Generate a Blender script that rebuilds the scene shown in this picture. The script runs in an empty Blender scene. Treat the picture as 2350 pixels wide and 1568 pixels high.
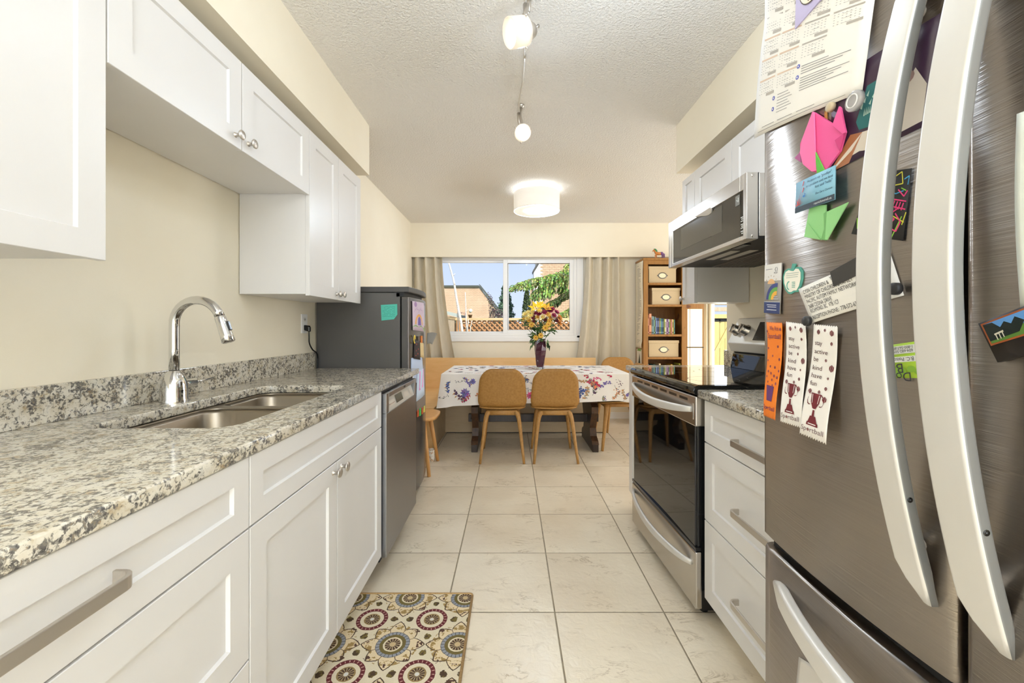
import bpy, bmesh, math, random
from mathutils import Vector, Matrix
D = bpy.data
SC = bpy.context.scene
COL = SC.collection
PI = math.pi
random.seed(7)

# ------------------------------------------------------------------ camera, world, lights, exposure
FPX, U0, V0, H = 950.0, 1173.0, 753.0, 1.17        # focal length in px, vanishing point, eye height
cam_d = D.cameras.new('camera'); cam = D.objects.new('camera', cam_d); COL.objects.link(cam)
cam.location = (0, 0, H); cam.rotation_euler = (PI/2, 0, 0)
cam_d.sensor_width = 36; cam_d.lens = FPX/2350*36
cam_d.shift_x = (1175-U0)/2350; cam_d.shift_y = (V0-784)/2350
cam_d.clip_start = .02; cam_d.clip_end = 300
SC.camera = cam
SC.view_settings.view_transform = 'Standard'; SC.view_settings.look = 'None'
SC.view_settings.gamma = 1; SC.view_settings.use_curve_mapping = False
SC.view_settings.exposure = 0.33
SC.cycles.diffuse_bounces = 8; SC.cycles.max_bounces = 14

def C(r, g, b, a=1):
    f = lambda c: ((c/255+.055)/1.055)**2.4 if c/255 > .04045 else c/255/12.92
    return (f(r), f(g), f(b), a)

W = D.worlds.new('sky'); SC.world = W; W.use_nodes = True
wn, wl = W.node_tree.nodes, W.node_tree.links
wn.clear()
wo = wn.new('ShaderNodeOutputWorld'); wb = wn.new('ShaderNodeBackground')
wc = wn.new('ShaderNodeTexCoord'); ws = wn.new('ShaderNodeSeparateXYZ'); wr = wn.new('ShaderNodeValToRGB')
wl.new(wc.outputs['Generated'], ws.inputs[0]); wl.new(ws.outputs['Z'], wr.inputs[0])
wr.color_ramp.elements[0].position = 0.0; wr.color_ramp.elements[0].color = C(214, 226, 248)
wr.color_ramp.elements[1].position = .45; wr.color_ramp.elements[1].color = C(168, 199, 250)
wl.new(wr.outputs[0], wb.inputs['Color']); wb.inputs['Strength'].default_value = .90
wl.new(wb.outputs[0], wo.inputs[0])

def lamp(name, kind, loc, power, color=(1, 1, 1), rot=(0, 0, 0), **k):
    l = D.lights.new(name, kind); l.energy = power; l.color = color
    for a, b in k.items(): setattr(l, a, b)
    o = D.objects.new(name, l); COL.objects.link(o); o.location = loc; o.rotation_euler = rot
    return o
WARM = (1, .95, .86); SOFT = (.71, .838, 1)
sun = lamp('sun', 'SUN', (0, 10, 20), 4.6, (1, .95, .86), (math.radians(48), 0, math.radians(24)), angle=math.radians(2))
# soft fill added behind the camera to brighten the kitchen, an invented source
lamp('fill_rear', 'AREA', (.10, -2.9, 1.30), 60, SOFT, (math.radians(90), 0, 0), shape='RECTANGLE', size=2.4, size_y=2.1)
# further heads of the same kitchen track, beyond the frame's upper edge
lamp('light_track_back', 'POINT', (.46, 1.25, 2.22), 6, SOFT, shadow_soft_size=.06)
# the photographer's flash, bounced off the ceiling above the camera
lamp('light_flash', 'AREA', (.05, -1.15, 1.70), 72, SOFT, (math.radians(180), 0, 0), shape='DISK', size=.30)
# the two heads in view, aimed as they point
lamp('light_track_middle', 'SPOT', (-.02, 1.56, 2.29), 3, SOFT, Vector((-.86, -.36, -.36)).to_track_quat('-Z', 'Y').to_euler(), spot_size=math.radians(130), spot_blend=1, shadow_soft_size=.05)
lamp('light_track_front', 'SPOT', (.07, 2.35, 2.27), 15, SOFT, Vector((.10, -.80, -.55)).to_track_quat('-Z', 'Y').to_euler(), spot_size=math.radians(150), spot_blend=1, shadow_soft_size=.05)
# the drum light: below its diffuser and above its open top
lamp('light_dining', 'POINT', (.243, 3.95, 2.235), 17, SOFT, shadow_soft_size=.035)
lamp('light_dining_up', 'POINT', (.243, 3.95, 2.37), 2.2, SOFT, shadow_soft_size=.05)
# daylight of the patio side of the dining room
lamp('light_patio', 'AREA', (2.9, 6.7, 1.8), 120, (.88, .94, 1), (math.radians(-74), 0, 0), shape='RECTANGLE', size=2.4, size_y=2.4)

# fill panel added inside the dining room's right wall for ambience, no window there
lamp('fill_dining_side', 'AREA', (3.45, 4.0, 1.35), 32, (.93, .96, 1), (math.radians(90), 0, math.radians(90)), shape='RECTANGLE', size=2.0, size_y=1.9)

# ------------------------------------------------------------------ helpers
def at(u, v, X=None, Y=None, Z=None):
    """the point of the plane X=, Y= or Z= that lies on pixel (u, v)"""
    a, b = (u-U0)/FPX, (V0-v)/FPX
    d = X/a if X is not None else (Y if Y is not None else (Z-H)/b)
    return Vector((a*d, d, H+b*d))

ORG = {}
def org(o):
    return ORG.get(o.name, Vector((0, 0, 0))) if o else Vector((0, 0, 0))

class MB:
    def __init__(s): s.v = []; s.f = []; s.m = []; s.sm = []; s.mi = 0; s.smooth = False; s.col = None; s.vc = []
    def add(s, vs, fs, smooth=None):
        b = len(s.v); s.v += [tuple(p) for p in vs]
        if s.col is not None: s.vc += [s.col]*len(vs)
        for f in fs:
            s.f.append(tuple(i+b for i in f)); s.m.append(s.mi); s.sm.append(s.smooth if smooth is None else smooth)
        return s
    def box(s, x0, x1, y0, y1, z0, z1):
        x0, x1 = min(x0, x1), max(x0, x1); y0, y1 = min(y0, y1), max(y0, y1); z0, z1 = min(z0, z1), max(z0, z1)
        return s.add([(x0,y0,z0),(x1,y0,z0),(x1,y1,z0),(x0,y1,z0),(x0,y0,z1),(x1,y0,z1),(x1,y1,z1),(x0,y1,z1)],
              [(0,3,2,1),(4,5,6,7),(0,1,5,4),(1,2,6,5),(2,3,7,6),(3,0,4,7)])
    def quad(s, a, b, c, d): return s.add([a, b, c, d], [(0, 1, 2, 3)])
    def poly(s, pts): return s.add(pts, [tuple(range(len(pts)))])
    def prism(s, pts, vec):
        n = len(pts); vec = Vector(vec); top = [Vector(p)+vec for p in pts]
        fs = [tuple(range(n))[::-1], tuple(range(n, 2*n))] + [(i, (i+1) % n, n+(i+1) % n, n+i) for i in range(n)]
        return s.add(list(pts)+top, fs)
    def loft(s, rings, caps=True, closed=True, smooth=None):
        n = len(rings[0]); vs = [p for r in rings for p in r]; fs = []
        for k in range(len(rings)-1):
            for i in range(n if closed else n-1):
                j = (i+1) % n; fs.append((k*n+i, k*n+j, (k+1)*n+j, (k+1)*n+i))
        if caps: fs += [tuple(range(n))[::-1], tuple(range((len(rings)-1)*n, len(rings)*n))]
        return s.add(vs, fs, smooth)
    def tube(s, path, r, n=8, caps=True, flat=1.0, smooth=True):
        path = [Vector(p) for p in path]; rs = r if isinstance(r, (list, tuple)) else [r]*len(path)
        rings = []; prev = None
        for i, p in enumerate(path):
            t = (path[min(i+1, len(path)-1)]-path[max(i-1, 0)]).normalized()
            if prev is None:
                a = Vector((0, 0, 1)) if abs(t.z) < .9 else Vector((1, 0, 0))
                u = t.cross(a).normalized()
            else:
                u = (prev - t*prev.dot(t)).normalized()
            prev = u; w = t.cross(u)
            rings.append([p+rs[i]*(math.cos(2*PI*k/n)*u+flat*math.sin(2*PI*k/n)*w) for k in range(n)])
        return s.loft(rings, caps, smooth=smooth)
    def lathe(s, prof, c=(0, 0, 0), axis=(0, 0, 1), n=24, caps=False, smooth=True):
        ax = Vector(axis).normalized(); a = Vector((1, 0, 0)) if abs(ax.x) < .9 else Vector((0, 1, 0))
        u = ax.cross(a).normalized(); w = ax.cross(u); c = Vector(c)
        return s.loft([[c+ax*h+r*(math.cos(2*PI*k/n)*u+math.sin(2*PI*k/n)*w) for k in range(n)] for r, h in prof], caps, smooth=smooth)
    def grid(s, fn, nu, nv, smooth=True):
        vs = [fn(i/nu, j/nv) for j in range(nv+1) for i in range(nu+1)]
        fs = [(j*(nu+1)+i, j*(nu+1)+i+1, (j+1)*(nu+1)+i+1, (j+1)*(nu+1)+i) for j in range(nv) for i in range(nu)]
        return s.add(vs, fs, smooth)
    def sphere(s, c, r, n=10, m=6, sc=(1, 1, 1)):
        c = Vector(c); prof = [(r*math.sin(PI*k/m), -r*math.cos(PI*k/m)) for k in range(m+1)]
        prof[0] = (r*.02, -r); prof[-1] = (r*.02, r)
        return s.loft([[c+Vector((a*math.cos(2*PI*k/n)*sc[0], a*math.sin(2*PI*k/n)*sc[1], h*sc[2])) for k in range(n)] for a, h in prof], True, smooth=True)
    def mesh(s, name, mats, off=Vector((0, 0, 0))):
        me = D.meshes.new(name)
        me.from_pydata([(p[0]-off[0], p[1]-off[1], p[2]-off[2]) for p in s.v], [], s.f)
        for m in (mats if isinstance(mats, (list, tuple)) else [mats]): me.materials.append(m)
        me.polygons.foreach_set('material_index', s.m); me.polygons.foreach_set('use_smooth', s.sm)
        if s.vc and len(s.vc) == len(s.v):
            a = me.color_attributes.new('Col', 'FLOAT_COLOR', 'POINT')
            a.data.foreach_set('color', [c for q in s.vc for c in q])
        bm = bmesh.new(); bm.from_mesh(me); bmesh.ops.recalc_face_normals(bm, faces=bm.faces); bm.to_mesh(me); bm.free()
        me.update(); return me
    def build(s, name, mats, parent=None, bevel=0, seg=2, thick=0, sub=0, loc=None):
        o0 = org(parent) if parent else Vector((0, 0, 0))
        off = Vector(loc) if (loc is not None) else o0
        o = D.objects.new(name, s.mesh(name, mats, off)); COL.objects.link(o)
        if parent: o.parent = parent
        if loc is not None: o.location = Vector(loc)-o0
        ORG[o.name] = off
        if thick:
            m = o.modifiers.new('solid', 'SOLIDIFY'); m.thickness = thick; m.offset = 0
        if sub:
            m = o.modifiers.new('sub', 'SUBSURF'); m.levels = m.render_levels = sub
        if bevel:
            m = o.modifiers.new('bevel', 'BEVEL'); m.width = bevel; m.segments = seg; m.limit_method = 'ANGLE'; m.angle_limit = math.radians(40)
            m.harden_normals = False
        return o

def tag(o, label, cat, group=None):
    o['label'] = label; o['category'] = cat
    if group: o['group'] = group
    return o
def thing(name, label, cat, loc=(0, 0, 0), group=None):
    o = D.objects.new(name, None); COL.objects.link(o); o.location = loc; o.empty_display_size = .1
    ORG[o.name] = Vector(loc); tag(o, label, cat, group); return o
def struct(o): o['kind'] = 'structure'; return o
def stuff(o): o['kind'] = 'stuff'; return o
def lab(o, t): o['label'] = t; return o
def dup(o, parent=None):
    c = o.copy(); COL.objects.link(c)
    if parent: c.parent = parent
    for ch in list(o.children): dup(ch, c)
    return c
def rr(cx, cy, w, h, r, n=5):
    out = []
    for (sx, sy, a0) in ((1, 1, 0), (-1, 1, 90), (-1, -1, 180), (1, -1, 270)):
        for k in range(n+1):
            a = math.radians(a0+90*k/n); out.append((cx+sx*(w/2-r)+r*math.cos(a), cy+sy*(h/2-r)+r*math.sin(a)))
    return out
def bez(p0, p1, p2, p3, n=12):
    p0, p1, p2, p3 = map(Vector, (p0, p1, p2, p3)); out = []
    for i in range(n+1):
        t = i/n; out.append((1-t)**3*p0+3*(1-t)**2*t*p1+3*(1-t)*t*t*p2+t**3*p3)
    return out
def catmull(pts, n=6):
    P = [Vector(p) for p in pts]; P = [P[0]]+P+[P[-1]]; out = []
    for i in range(1, len(P)-2):
        for k in range(n):
            t = k/n; a, b, c, d = P[i-1], P[i], P[i+1], P[i+2]
            out.append(.5*((2*b)+(-a+c)*t+(2*a-5*b+4*c-d)*t*t+(-a+3*b-3*c+d)*t**3))
    out.append(P[-2]); return out

# text as flat mesh: returns verts (x, y) and faces, baseline at y=0, left at x=0, scaled to cap height h
TXT = {}
def text_mesh(s, h=1.0, shear=0.0):
    key = s
    if key not in TXT:
        cu = D.curves.new('t', 'FONT'); cu.body = s; cu.size = 1.0; cu.resolution_u = 3; cu.fill_mode = 'FRONT'
        ob = D.objects.new('t', cu); COL.objects.link(ob)
        me = D.meshes.new_from_object(ob)
        vs = [(v.co.x, v.co.y) for v in me.vertices]; fs = [tuple(p.vertices) for p in me.polygons]
        D.objects.remove(ob); D.curves.remove(cu); D.meshes.remove(me)
        x0 = min([v[0] for v in vs] or [0]); TXT[key] = ([(x-x0, y) for x, y in vs], fs)
    vs, fs = TXT[key]; k = h/.70
    return [(x*k+y*k*shear, y*k) for x, y in vs], fs

# ------------------------------------------------------------------ materials
class N:
    """tiny expression layer over shader math nodes"""
    def __init__(s, nt, sock): s.nt = nt; s.k = sock
    def _m(s, op, *a):
        n = s.nt.nodes.new('ShaderNodeMath'); n.operation = op
        for i, x in enumerate((s,)+a):
            if isinstance(x, N): s.nt.links.new(x.k, n.inputs[i])
            else: n.inputs[i].default_value = x
        return N(s.nt, n.outputs[0])
    def __add__(s, o): return s._m('ADD', o)
    def __sub__(s, o): return s._m('SUBTRACT', o)
    def __mul__(s, o): return s._m('MULTIPLY', o)
    def __truediv__(s, o): return s._m('DIVIDE', o)
    __radd__ = __add__; __rmul__ = __mul__
    def fract(s): return s._m('FRACT')
    def abs(s): return s._m('ABSOLUTE')
    def sqrt(s): return s._m('SQRT')
    def cos(s): return s._m('COSINE')
    def sin(s): return s._m('SINE')
    def lt(s, o): return s._m('LESS_THAN', o)
    def gt(s, o): return s._m('GREATER_THAN', o)
    def atan2(s, o): return s._m('ARCTAN2', o)
    def pow(s, o): return s._m('POWER', o)
    def max(s, o): return s._m('MAXIMUM', o)
    def min(s, o): return s._m('MINIMUM', o)
    def floor(s): return s._m('FLOOR')
def band(r, a, b): return r.gt(a)*r.lt(b)

def mat(name, col=(.8, .8, .8, 1), rough=.5, metal=0.0, **k):
    m = D.materials.new(name); m.use_nodes = True
    b = m.node_tree.nodes['Principled BSDF']
    b.inputs['Base Color'].default_value = col; b.inputs['Roughness'].default_value = rough; b.inputs['Metallic'].default_value = metal
    for a, v in k.items(): b.inputs[a.replace('_', ' ')].default_value = v
    return m
def nodes(m): return m.node_tree, m.node_tree.nodes['Principled BSDF']
def coord(nt, kind='Object', scale=(1, 1, 1), rot=(0, 0, 0)):
    t = nt.nodes.new('ShaderNodeTexCoord'); mp = nt.nodes.new('ShaderNodeMapping')
    mp.inputs['Scale'].default_value = scale; mp.inputs['Rotation'].default_value = rot
    if kind == 'World':
        g = nt.nodes.new('ShaderNodeNewGeometry'); nt.links.new(g.outputs['Position'], mp.inputs[0])
    else: nt.links.new(t.outputs[kind], mp.inputs[0])
    return mp.outputs[0]
def noise(nt, vec, scale, detail=3, rough=.55, dist=0.0):
    n = nt.nodes.new('ShaderNodeTexNoise'); n.inputs['Scale'].default_value = scale; n.inputs['Detail'].default_value = detail
    n.inputs['Roughness'].default_value = rough; n.inputs['Distortion'].default_value = dist
    nt.links.new(vec, n.inputs['Vector']); return n.outputs['Fac']
def ramp(nt, fac, stops, interp='LINEAR'):
    r = nt.nodes.new('ShaderNodeValToRGB'); r.color_ramp.interpolation = interp
    e = r.color_ramp.elements
    while len(e) > 1: e.remove(e[-1])
    e[0].position, e[0].color = stops[0]
    for p, c in stops[1:]:
        x = e.new(p); x.color = c
    nt.links.new(fac.k if isinstance(fac, N) else fac, r.inputs[0]); return r.outputs[0]
def mixc(nt, fac, a, b):
    n = nt.nodes.new('ShaderNodeMix'); n.data_type = 'RGBA'
    for i, x in ((0, fac), (6, a), (7, b)):
        if isinstance(x, N): x = x.k
        if isinstance(x, (tuple, list, float, int)): n.inputs[i].default_value = x
        else: nt.links.new(x, n.inputs[i])
    return n.outputs[2]
def bump(nt, b, h, strength=.2, dist=.01):
    n = nt.nodes.new('ShaderNodeBump'); n.inputs['Strength'].default_value = strength; n.inputs['Distance'].default_value = dist
    nt.links.new(h.k if isinstance(h, N) else h, n.inputs['Height']); nt.links.new(n.outputs[0], b.inputs['Normal'])
def vmath(nt, vec, off):
    n = nt.nodes.new('ShaderNodeVectorMath'); n.operation = 'ADD'; nt.links.new(vec, n.inputs[0])
    if isinstance(off, tuple): n.inputs[1].default_value = off
    else: nt.links.new(off, n.inputs[1])
    return n.outputs[0]

def speck(name, c1, c2, scale, rough=.5, metal=0, bumps=.0, stretch=(1, 1, 1), kind='Object', lo=.35, hi=.65, bscale=None, **k):
    """two close colours mixed by noise, with optional bump"""
    m = mat(name, c1, rough, metal, **k); nt, b = nodes(m)
    vec = coord(nt, kind, stretch); f = noise(nt, vec, scale, 4)
    nt.links.new(ramp(nt, f, [(lo, c1), (hi, c2)]), b.inputs['Base Color'])
    if bumps: bump(nt, b, noise(nt, vec, bscale or scale, 3) if bscale else f, bumps, .004)
    return m
def vcol(name, rough=.6, **k):
    m = mat(name, (1, 1, 1, 1), rough, **k); nt, b = nodes(m)
    a = nt.nodes.new('ShaderNodeVertexColor'); a.layer_name = 'Col'; nt.links.new(a.outputs[0], b.inputs['Base Color']); return m

M = {}
M['wall'] = speck('cream_paint', C(238, 230, 211), C(236, 227, 207), 3, .75, bumps=.05, kind='World', bscale=220)
M['ceiling'] = mat('popcorn_ceiling', C(232, 228, 221), .9); nt, b = nodes(M['ceiling'])
bump(nt, b, noise(nt, coord(nt, 'World'), 85, 3, .6), .95, .012)
M['soffit'] = M['wall']
M['white'] = speck('white_lacquer', C(224, 222, 221), C(221, 219, 218), 2, .34, kind='World')
M['trimwhite'] = mat('white_vinyl', C(240, 240, 240), .35)
M['grout'] = speck('grout', C(152, 140, 118), C(132, 121, 103), 30, .9, kind='World')

m = M['tile'] = mat('floor_tile', C(226, 211, 186), .23); nt, b = nodes(m)
oi = nt.nodes.new('ShaderNodeObjectInfo')
vec = coord(nt, 'World'); cx = nt.nodes.new('ShaderNodeCombineXYZ')
rnd = N(nt, oi.outputs['Random'])*40.0
nt.links.new(rnd.k, cx.inputs[0]); nt.links.new((rnd*1.7).k, cx.inputs[1])
v2 = vmath(nt, vec, cx.outputs[0])
mp = nt.nodes.new('ShaderNodeMapping'); mp.inputs['Rotation'].default_value = (0, 0, .55); mp.inputs['Scale'].default_value = (1, 2.6, 1)
nt.links.new(v2, mp.inputs[0])
n1 = noise(nt, mp.outputs[0], 5, 6, .62, .8); n2 = noise(nt, v2, 2.2, 4, .5)
vein = (N(nt, n1)-.5).abs()
base = ramp(nt, n2, [(.3, C(222, 208, 185)), (.7, C(238, 227, 206))])
v = ramp(nt, vein, [(0, (1, 1, 1, 1)), (.022, (0, 0, 0, 1))])
msk = N(nt, v)*N(nt, ramp(nt, noise(nt, v2, 5, 2), [(.5, (0, 0, 0, 1)), (.68, (1, 1, 1, 1))]))*.8
nt.links.new(mixc(nt, msk, base, C(168, 148, 120)), b.inputs['Base Color'])
bump(nt, b, noise(nt, v2, 30, 5, .62, .6), .32, .006)

m = M['granite'] = mat('granite', C(205, 192, 165), .12); nt, b = nodes(m)
vec = coord(nt, 'World')
w = noise(nt, vec, 9, 3); wv = nt.nodes.new('ShaderNodeVectorMath'); wv.operation = 'SCALE'; wv.inputs['Scale'].default_value = .05
nt.links.new(vec, wv.inputs[0])
n1 = noise(nt, vec, 105, 5, .68, .5); n2 = noise(nt, vec, 22, 3, .5, .5); n3 = noise(nt, vec, 40, 4, .6, .4); n4 = noise(nt, vec, 150, 3, .6)
basec = ramp(nt, n3, [(.30, C(168, 150, 122)), (.40, C(198, 189, 170)), (.6, C(212, 206, 193)), (.75, C(180, 176, 168))])
dk = N(nt, n1)+(N(nt, n2)-.5)*.42
f1 = ramp(nt, dk, [(.488, (0, 0, 0, 1)), (.57, (.95, .95, .95, 1))])
dkc = ramp(nt, n4, [(.35, C(58, 56, 58)), (.55, C(112, 108, 102)), (.7, C(140, 118, 92))])
nt.links.new(mixc(nt, f1, basec, dkc), b.inputs['Base Color'])

def brushed(name, col, rough, tangent_axis='Z', rot=.25, aniso=.75, stretch=(1, 1, 60), spread=0):
    m = mat(name, col, rough, 1.0, Anisotropic=aniso); nt, b = nodes(m)
    t = nt.nodes.new('ShaderNodeTangent'); t.direction_type = 'RADIAL'; t.axis = tangent_axis
    nt.links.new(t.outputs[0], b.inputs['Tangent']); b.inputs['Anisotropic Rotation'].default_value = rot
    f = noise(nt, coord(nt, 'World', stretch), 9, 4, .6)
    if spread:   # fine horizontal brushing: the normal wavers up and down only
        g = nt.nodes.new('ShaderNodeNewGeometry'); n2 = N(nt, noise(nt, coord(nt, 'World', (5, 5, 2600)), 1.0, 2, .6))
        cz = nt.nodes.new('ShaderNodeCombineXYZ'); nt.links.new(((n2-.5)*spread).k, cz.inputs[2])
        va = vmath(nt, g.outputs['Normal'], cz.outputs[0]); vn = nt.nodes.new('ShaderNodeVectorMath'); vn.operation = 'NORMALIZE'; nt.links.new(va, vn.inputs[0]); nt.links.new(vn.outputs[0], b.inputs['Normal'])
    nt.links.new(ramp(nt, f, [(.3, tuple(c*.93 for c in col[:3])+(1,)), (.7, col)]), b.inputs['Base Color'])
    return m
M['steel'] = brushed('brushed_steel', C(172, 163, 153), .30, aniso=1.0, spread=1.25)
M['steel_flat'] = mat('satin_steel', C(196, 191, 184), .27, 1.0)
M['silver'] = speck('silver_handle', C(218, 215, 210), C(212, 209, 204), 4, .36, .3)
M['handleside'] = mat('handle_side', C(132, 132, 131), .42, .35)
M['nickel'] = mat('satin_nickel', C(206, 200, 192), .38, 1.0)
M['chrome'] = mat('chrome', C(225, 225, 225), .05, 1.0)
M['sinksteel'] = mat('sink_steel', C(150, 140, 126), .32, 1.0)
M['dwsteel'] = brushed('dishwasher_steel', C(162, 164, 168), .36, aniso=.9)
M['black_glass'] = mat('black_glass', C(10, 10, 11), .03, Specular_IOR_Level=.6)
M['cooktop'] = mat('cooktop_glass', C(8, 8, 9), .025, Specular_IOR_Level=.9)
M['black'] = mat('black_enamel', C(20, 20, 21), .22)
M['blackmatte'] = mat('black_matte', C(26, 25, 25), .6)
M['mwglass'] = mat('smoked_glass', C(66, 62, 56), .06, Specular_IOR_Level=.55)
M['mwmesh'] = mat('smoked_window', C(84, 79, 70), .10)
M['greyfridge'] = speck('grey_metal', C(92, 90, 88), C(88, 86, 85), 3, .42, .25)
M['greydark'] = mat('grey_plastic', C(76, 74, 73), .45)
M['greydoor'] = mat('grey_door', C(98, 94, 92), .22, .55)
M['screen'] = mat('lcd', C(58, 66, 60), .2)
M['panel'] = mat('control_strip', C(196, 194, 188), .35, .3)

def wood(name, c1, c2, scale=9, axis=(1, 12, 12), rough=.45, knots=False, kind='Object'):
    m = mat(name, c1, rough); nt, b = nodes(m)
    vec = coord(nt, kind, axis); f = noise(nt, vec, scale, 5, .6, .5)
    c = ramp(nt, f, [(.3, c1), (.7, c2)])
    if knots:
        k = noise(nt, coord(nt, kind, (1, 1, .6)), 11, 1)
        c = mixc(nt, ramp(nt, k, [(.70, (0, 0, 0, 1)), (.76, (1, 1, 1, 1))]), c, C(104, 58, 22))
    nt.links.new(c, b.inputs['Base Color']); return m
M['pine'] = wood('pine', C(168, 120, 60), C(142, 96, 42), 5, (8, 8, 1), .4, True)
M['pine_in'] = wood('pine_inside', C(146, 102, 54), C(124, 82, 42), 5, (8, 8, 1), .5)
M['ply'] = wood('birch_ply', C(232, 196, 142), C(222, 182, 124), 4, (1, 4, 6), .45)
M['ply_front'] = wood('birch_ply_front', C(206, 184, 150), C(196, 172, 136), 4, (1, 4, 6), .5)
M['dark'] = wood('dark_oak', C(54, 40, 32), C(36, 26, 22), 7, (6, 6, 1), .35)
M['darkedge'] = wood('worn_oak', C(92, 62, 36), C(48, 32, 22), 7, (6, 6, 1), .4)
M['odger'] = speck('wood_composite', C(176, 130, 66), C(162, 116, 54), 60, .55, bumps=.05, bscale=300)
M['odger_leg'] = speck('wood_composite_leg', C(180, 136, 76), C(168, 122, 62), 50, .5)
M['stool'] = wood('beech', C(220, 168, 104), C(206, 150, 86), 6, (6, 6, 1), .35)
M['vent'] = mat('vent_steel', C(120, 116, 110), .4, .8)

# ------------------------------------------------------------------ the room
XL, XR, YF, ZC = -1.265, 1.407, 5.34, 2.495
YN, XD = -3.1, 3.6                                     # near end of the room, far right wall of the dining side
def bx(name, m, *d, parent=None, bevel=0, **k):
    return MB().box(*d).build(name, m, parent, bevel, **k)

fl = struct(bx('floor', M['grout'], XL-.1, XD+.1, YN-.1, YF+.12, -.08, -.0012))
GX, GY, GS = .180, 1.705, .449
for i in range(-4, 9):
    for j in range(-11, 9):
        x0, x1 = max(GX+GS*i+.0028, XL), min(GX+GS*(i+1)-.0028, XD)
        y0, y1 = max(GY+GS*j+.0028, YN), min(GY+GS*(j+1)-.0028, YF)
        if x1-x0 < .01 or y1-y0 < .01 or (x0 > 1.5 and y1 < 2.75): continue
        c = ((x0+x1)/2, (y0+y1)/2, 0)
        mb = MB(); r = lambda e, z: [(x0+e, y0+e, z), (x1-e, y0+e, z), (x1-e, y1-e, z), (x0+e, y1-e, z)]
        mb.loft([r(0, -.012), r(0, -.0012), r(.0022, 0)])
        mb.build('tile', M['tile'], fl, loc=c)
struct(bx('ceiling', M['ceiling'], XL-.1, XD+.1, YN-.1, YF+.12, ZC, ZC+.1))
struct(bx('wall_left', M['wall'], XL-.12, XL, YN-.1, YF+.12, -.02, ZC))
struct(bx('wall_near', M['wall'], XL, XD, YN-.1, YN, -.02, ZC))
struct(bx('wall_right', M['wall'], XR, XR+.11, YN, 2.70, -.02, ZC))
struct(bx('wall_dining_right', M['wall'], XD, XD+.1, 2.6, YF+.12, -.02, ZC))
struct(bx('wall_dining_near', M['wall'], XR+.11, XD, 2.59, 2.70, -.02, ZC))
# far wall with its window opening and the patio door opening
WX0, WX1, WZ0, WZ1 = -.985, .845, 1.075, 2.09
PX0, PX1, PZ1 = 2.53, 3.52, 2.04
mb = MB()
mb.box(XL, WX0, YF, YF+.12, -.02, ZC); mb.box(WX0, WX1, YF, YF+.12, -.02, WZ0); mb.box(WX0, WX1, YF, YF+.12, WZ1, ZC)
mb.box(WX1, PX0, YF, YF+.12, -.02, ZC); mb.box(PX0, PX1, YF, YF+.12, PZ1, ZC); mb.box(PX1, XD, YF, YF+.12, -.02, ZC)
struct(mb.build('wall_far', M['wall']))
struct(bx('trim_1', M['wall'], XL, XD, 5.22, 5.24, 2.066, ZC))            # valance board above the window
struct(bx('trim_2', M['soffit'], XL, -.93, YN, 2.714, 2.170, ZC))          # boxed soffit over the left cabinets
struct(bx('trim_3', M['soffit'], 1.083, XR, YN, 2.714, 2.183, ZC))         # boxed soffit over the right cabinets
struct(bx('baseboard_far', M['trimwhite'], .9, PX0-.05, YF-.012, YF, 0, .085, bevel=.003))
struct(bx('baseboard_left', M['trimwhite'], XL, XL+.012, 3.25, 3.84, 0, .085, bevel=.003))

m = M['glass'] = D.materials.new('window_glass'); m.use_nodes = True; nt = m.node_tree; nt.nodes.clear()
o_ = nt.nodes.new('ShaderNodeOutputMaterial'); mx = nt.nodes.new('ShaderNodeMixShader'); tr = nt.nodes.new('ShaderNodeBsdfTransparent')
gl = nt.nodes.new('ShaderNodeBsdfGlossy'); gl.inputs['Roughness'].default_value = .01; fr = nt.nodes.new('ShaderNodeFresnel'); fr.inputs[0].default_value = 1.08
nt.links.new(fr.outputs[0], mx.inputs[0]); nt.links.new(tr.outputs[0], mx.inputs[1]); nt.links.new(gl.outputs[0], mx.inputs[2]); nt.links.new(mx.outputs[0], o_.inputs[0])

# sliding window
def ring(mb, x0, x1, z0, z1, w, y0, y1, wb=None, wt=None):
    wb = w if wb is None else wb; wt = w if wt is None else wt
    mb.box(x0, x0+w, y0, y1, z0, z1); mb.box(x1-w, x1, y0, y1, z0, z1)
    mb.box(x0+w, x1-w, y0, y1, z0, z0+wb); mb.box(x0+w, x1-w, y0, y1, z1-wt, z1)
win = thing('window_1', '', '', (0, YF, 1.5)); del win['label']; del win['category']; struct(win)
mb = MB(); ring(mb, WX0, WX1, WZ0, WZ1, .035, YF-.005, YF+.10, .03, .04); mb.build('frame', M['trimwhite'], win, .003)
mb = MB(); ring(mb, WX0-.005, -.03, WZ0+.028, WZ1-.035, .04, YF+.055, YF+.085, .022, .035); mb.build('sash', M['trimwhite'], win, .003)
mb = MB(); ring(mb, -.104, WX1-.03, WZ0+.025, WZ1-.032, .058, YF+.01, YF+.045, .045, .05); mb.build('sash', M['trimwhite'], win, .003)
mb = MB(); ring(mb, -.048, WX1-.083, WZ0+.068, WZ1-.079, .006, YF+.02, YF+.05); mb.build('gasket', M['black'], win)
bx('pane', M['glass'], WX0+.03, -.07, YF+.066, YF+.072, WZ0+.045, WZ1-.06, parent=win)
bx('pane', M['glass'], -.05, WX1-.08, YF+.022, YF+.028, WZ0+.065, WZ1-.075, parent=win)
bx('sill', M['trimwhite'], WX0-.04, WX1+.085, YF-.022, YF+.0, WZ0-.078, WZ0-.028, parent=win, bevel=.003)
mb = MB(); mb.box(WX1, WX1+.085, YF-.014, YF, WZ0-.03, 2.12); mb.box(WX0-.085, WX0, YF-.014, YF, WZ0-.03, 2.12)
mb.box(WX0-.085, WX1+.085, YF-.014, YF, WZ0-.03, WZ0); mb.build('casing', M['trimwhite'], win, .003)
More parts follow.
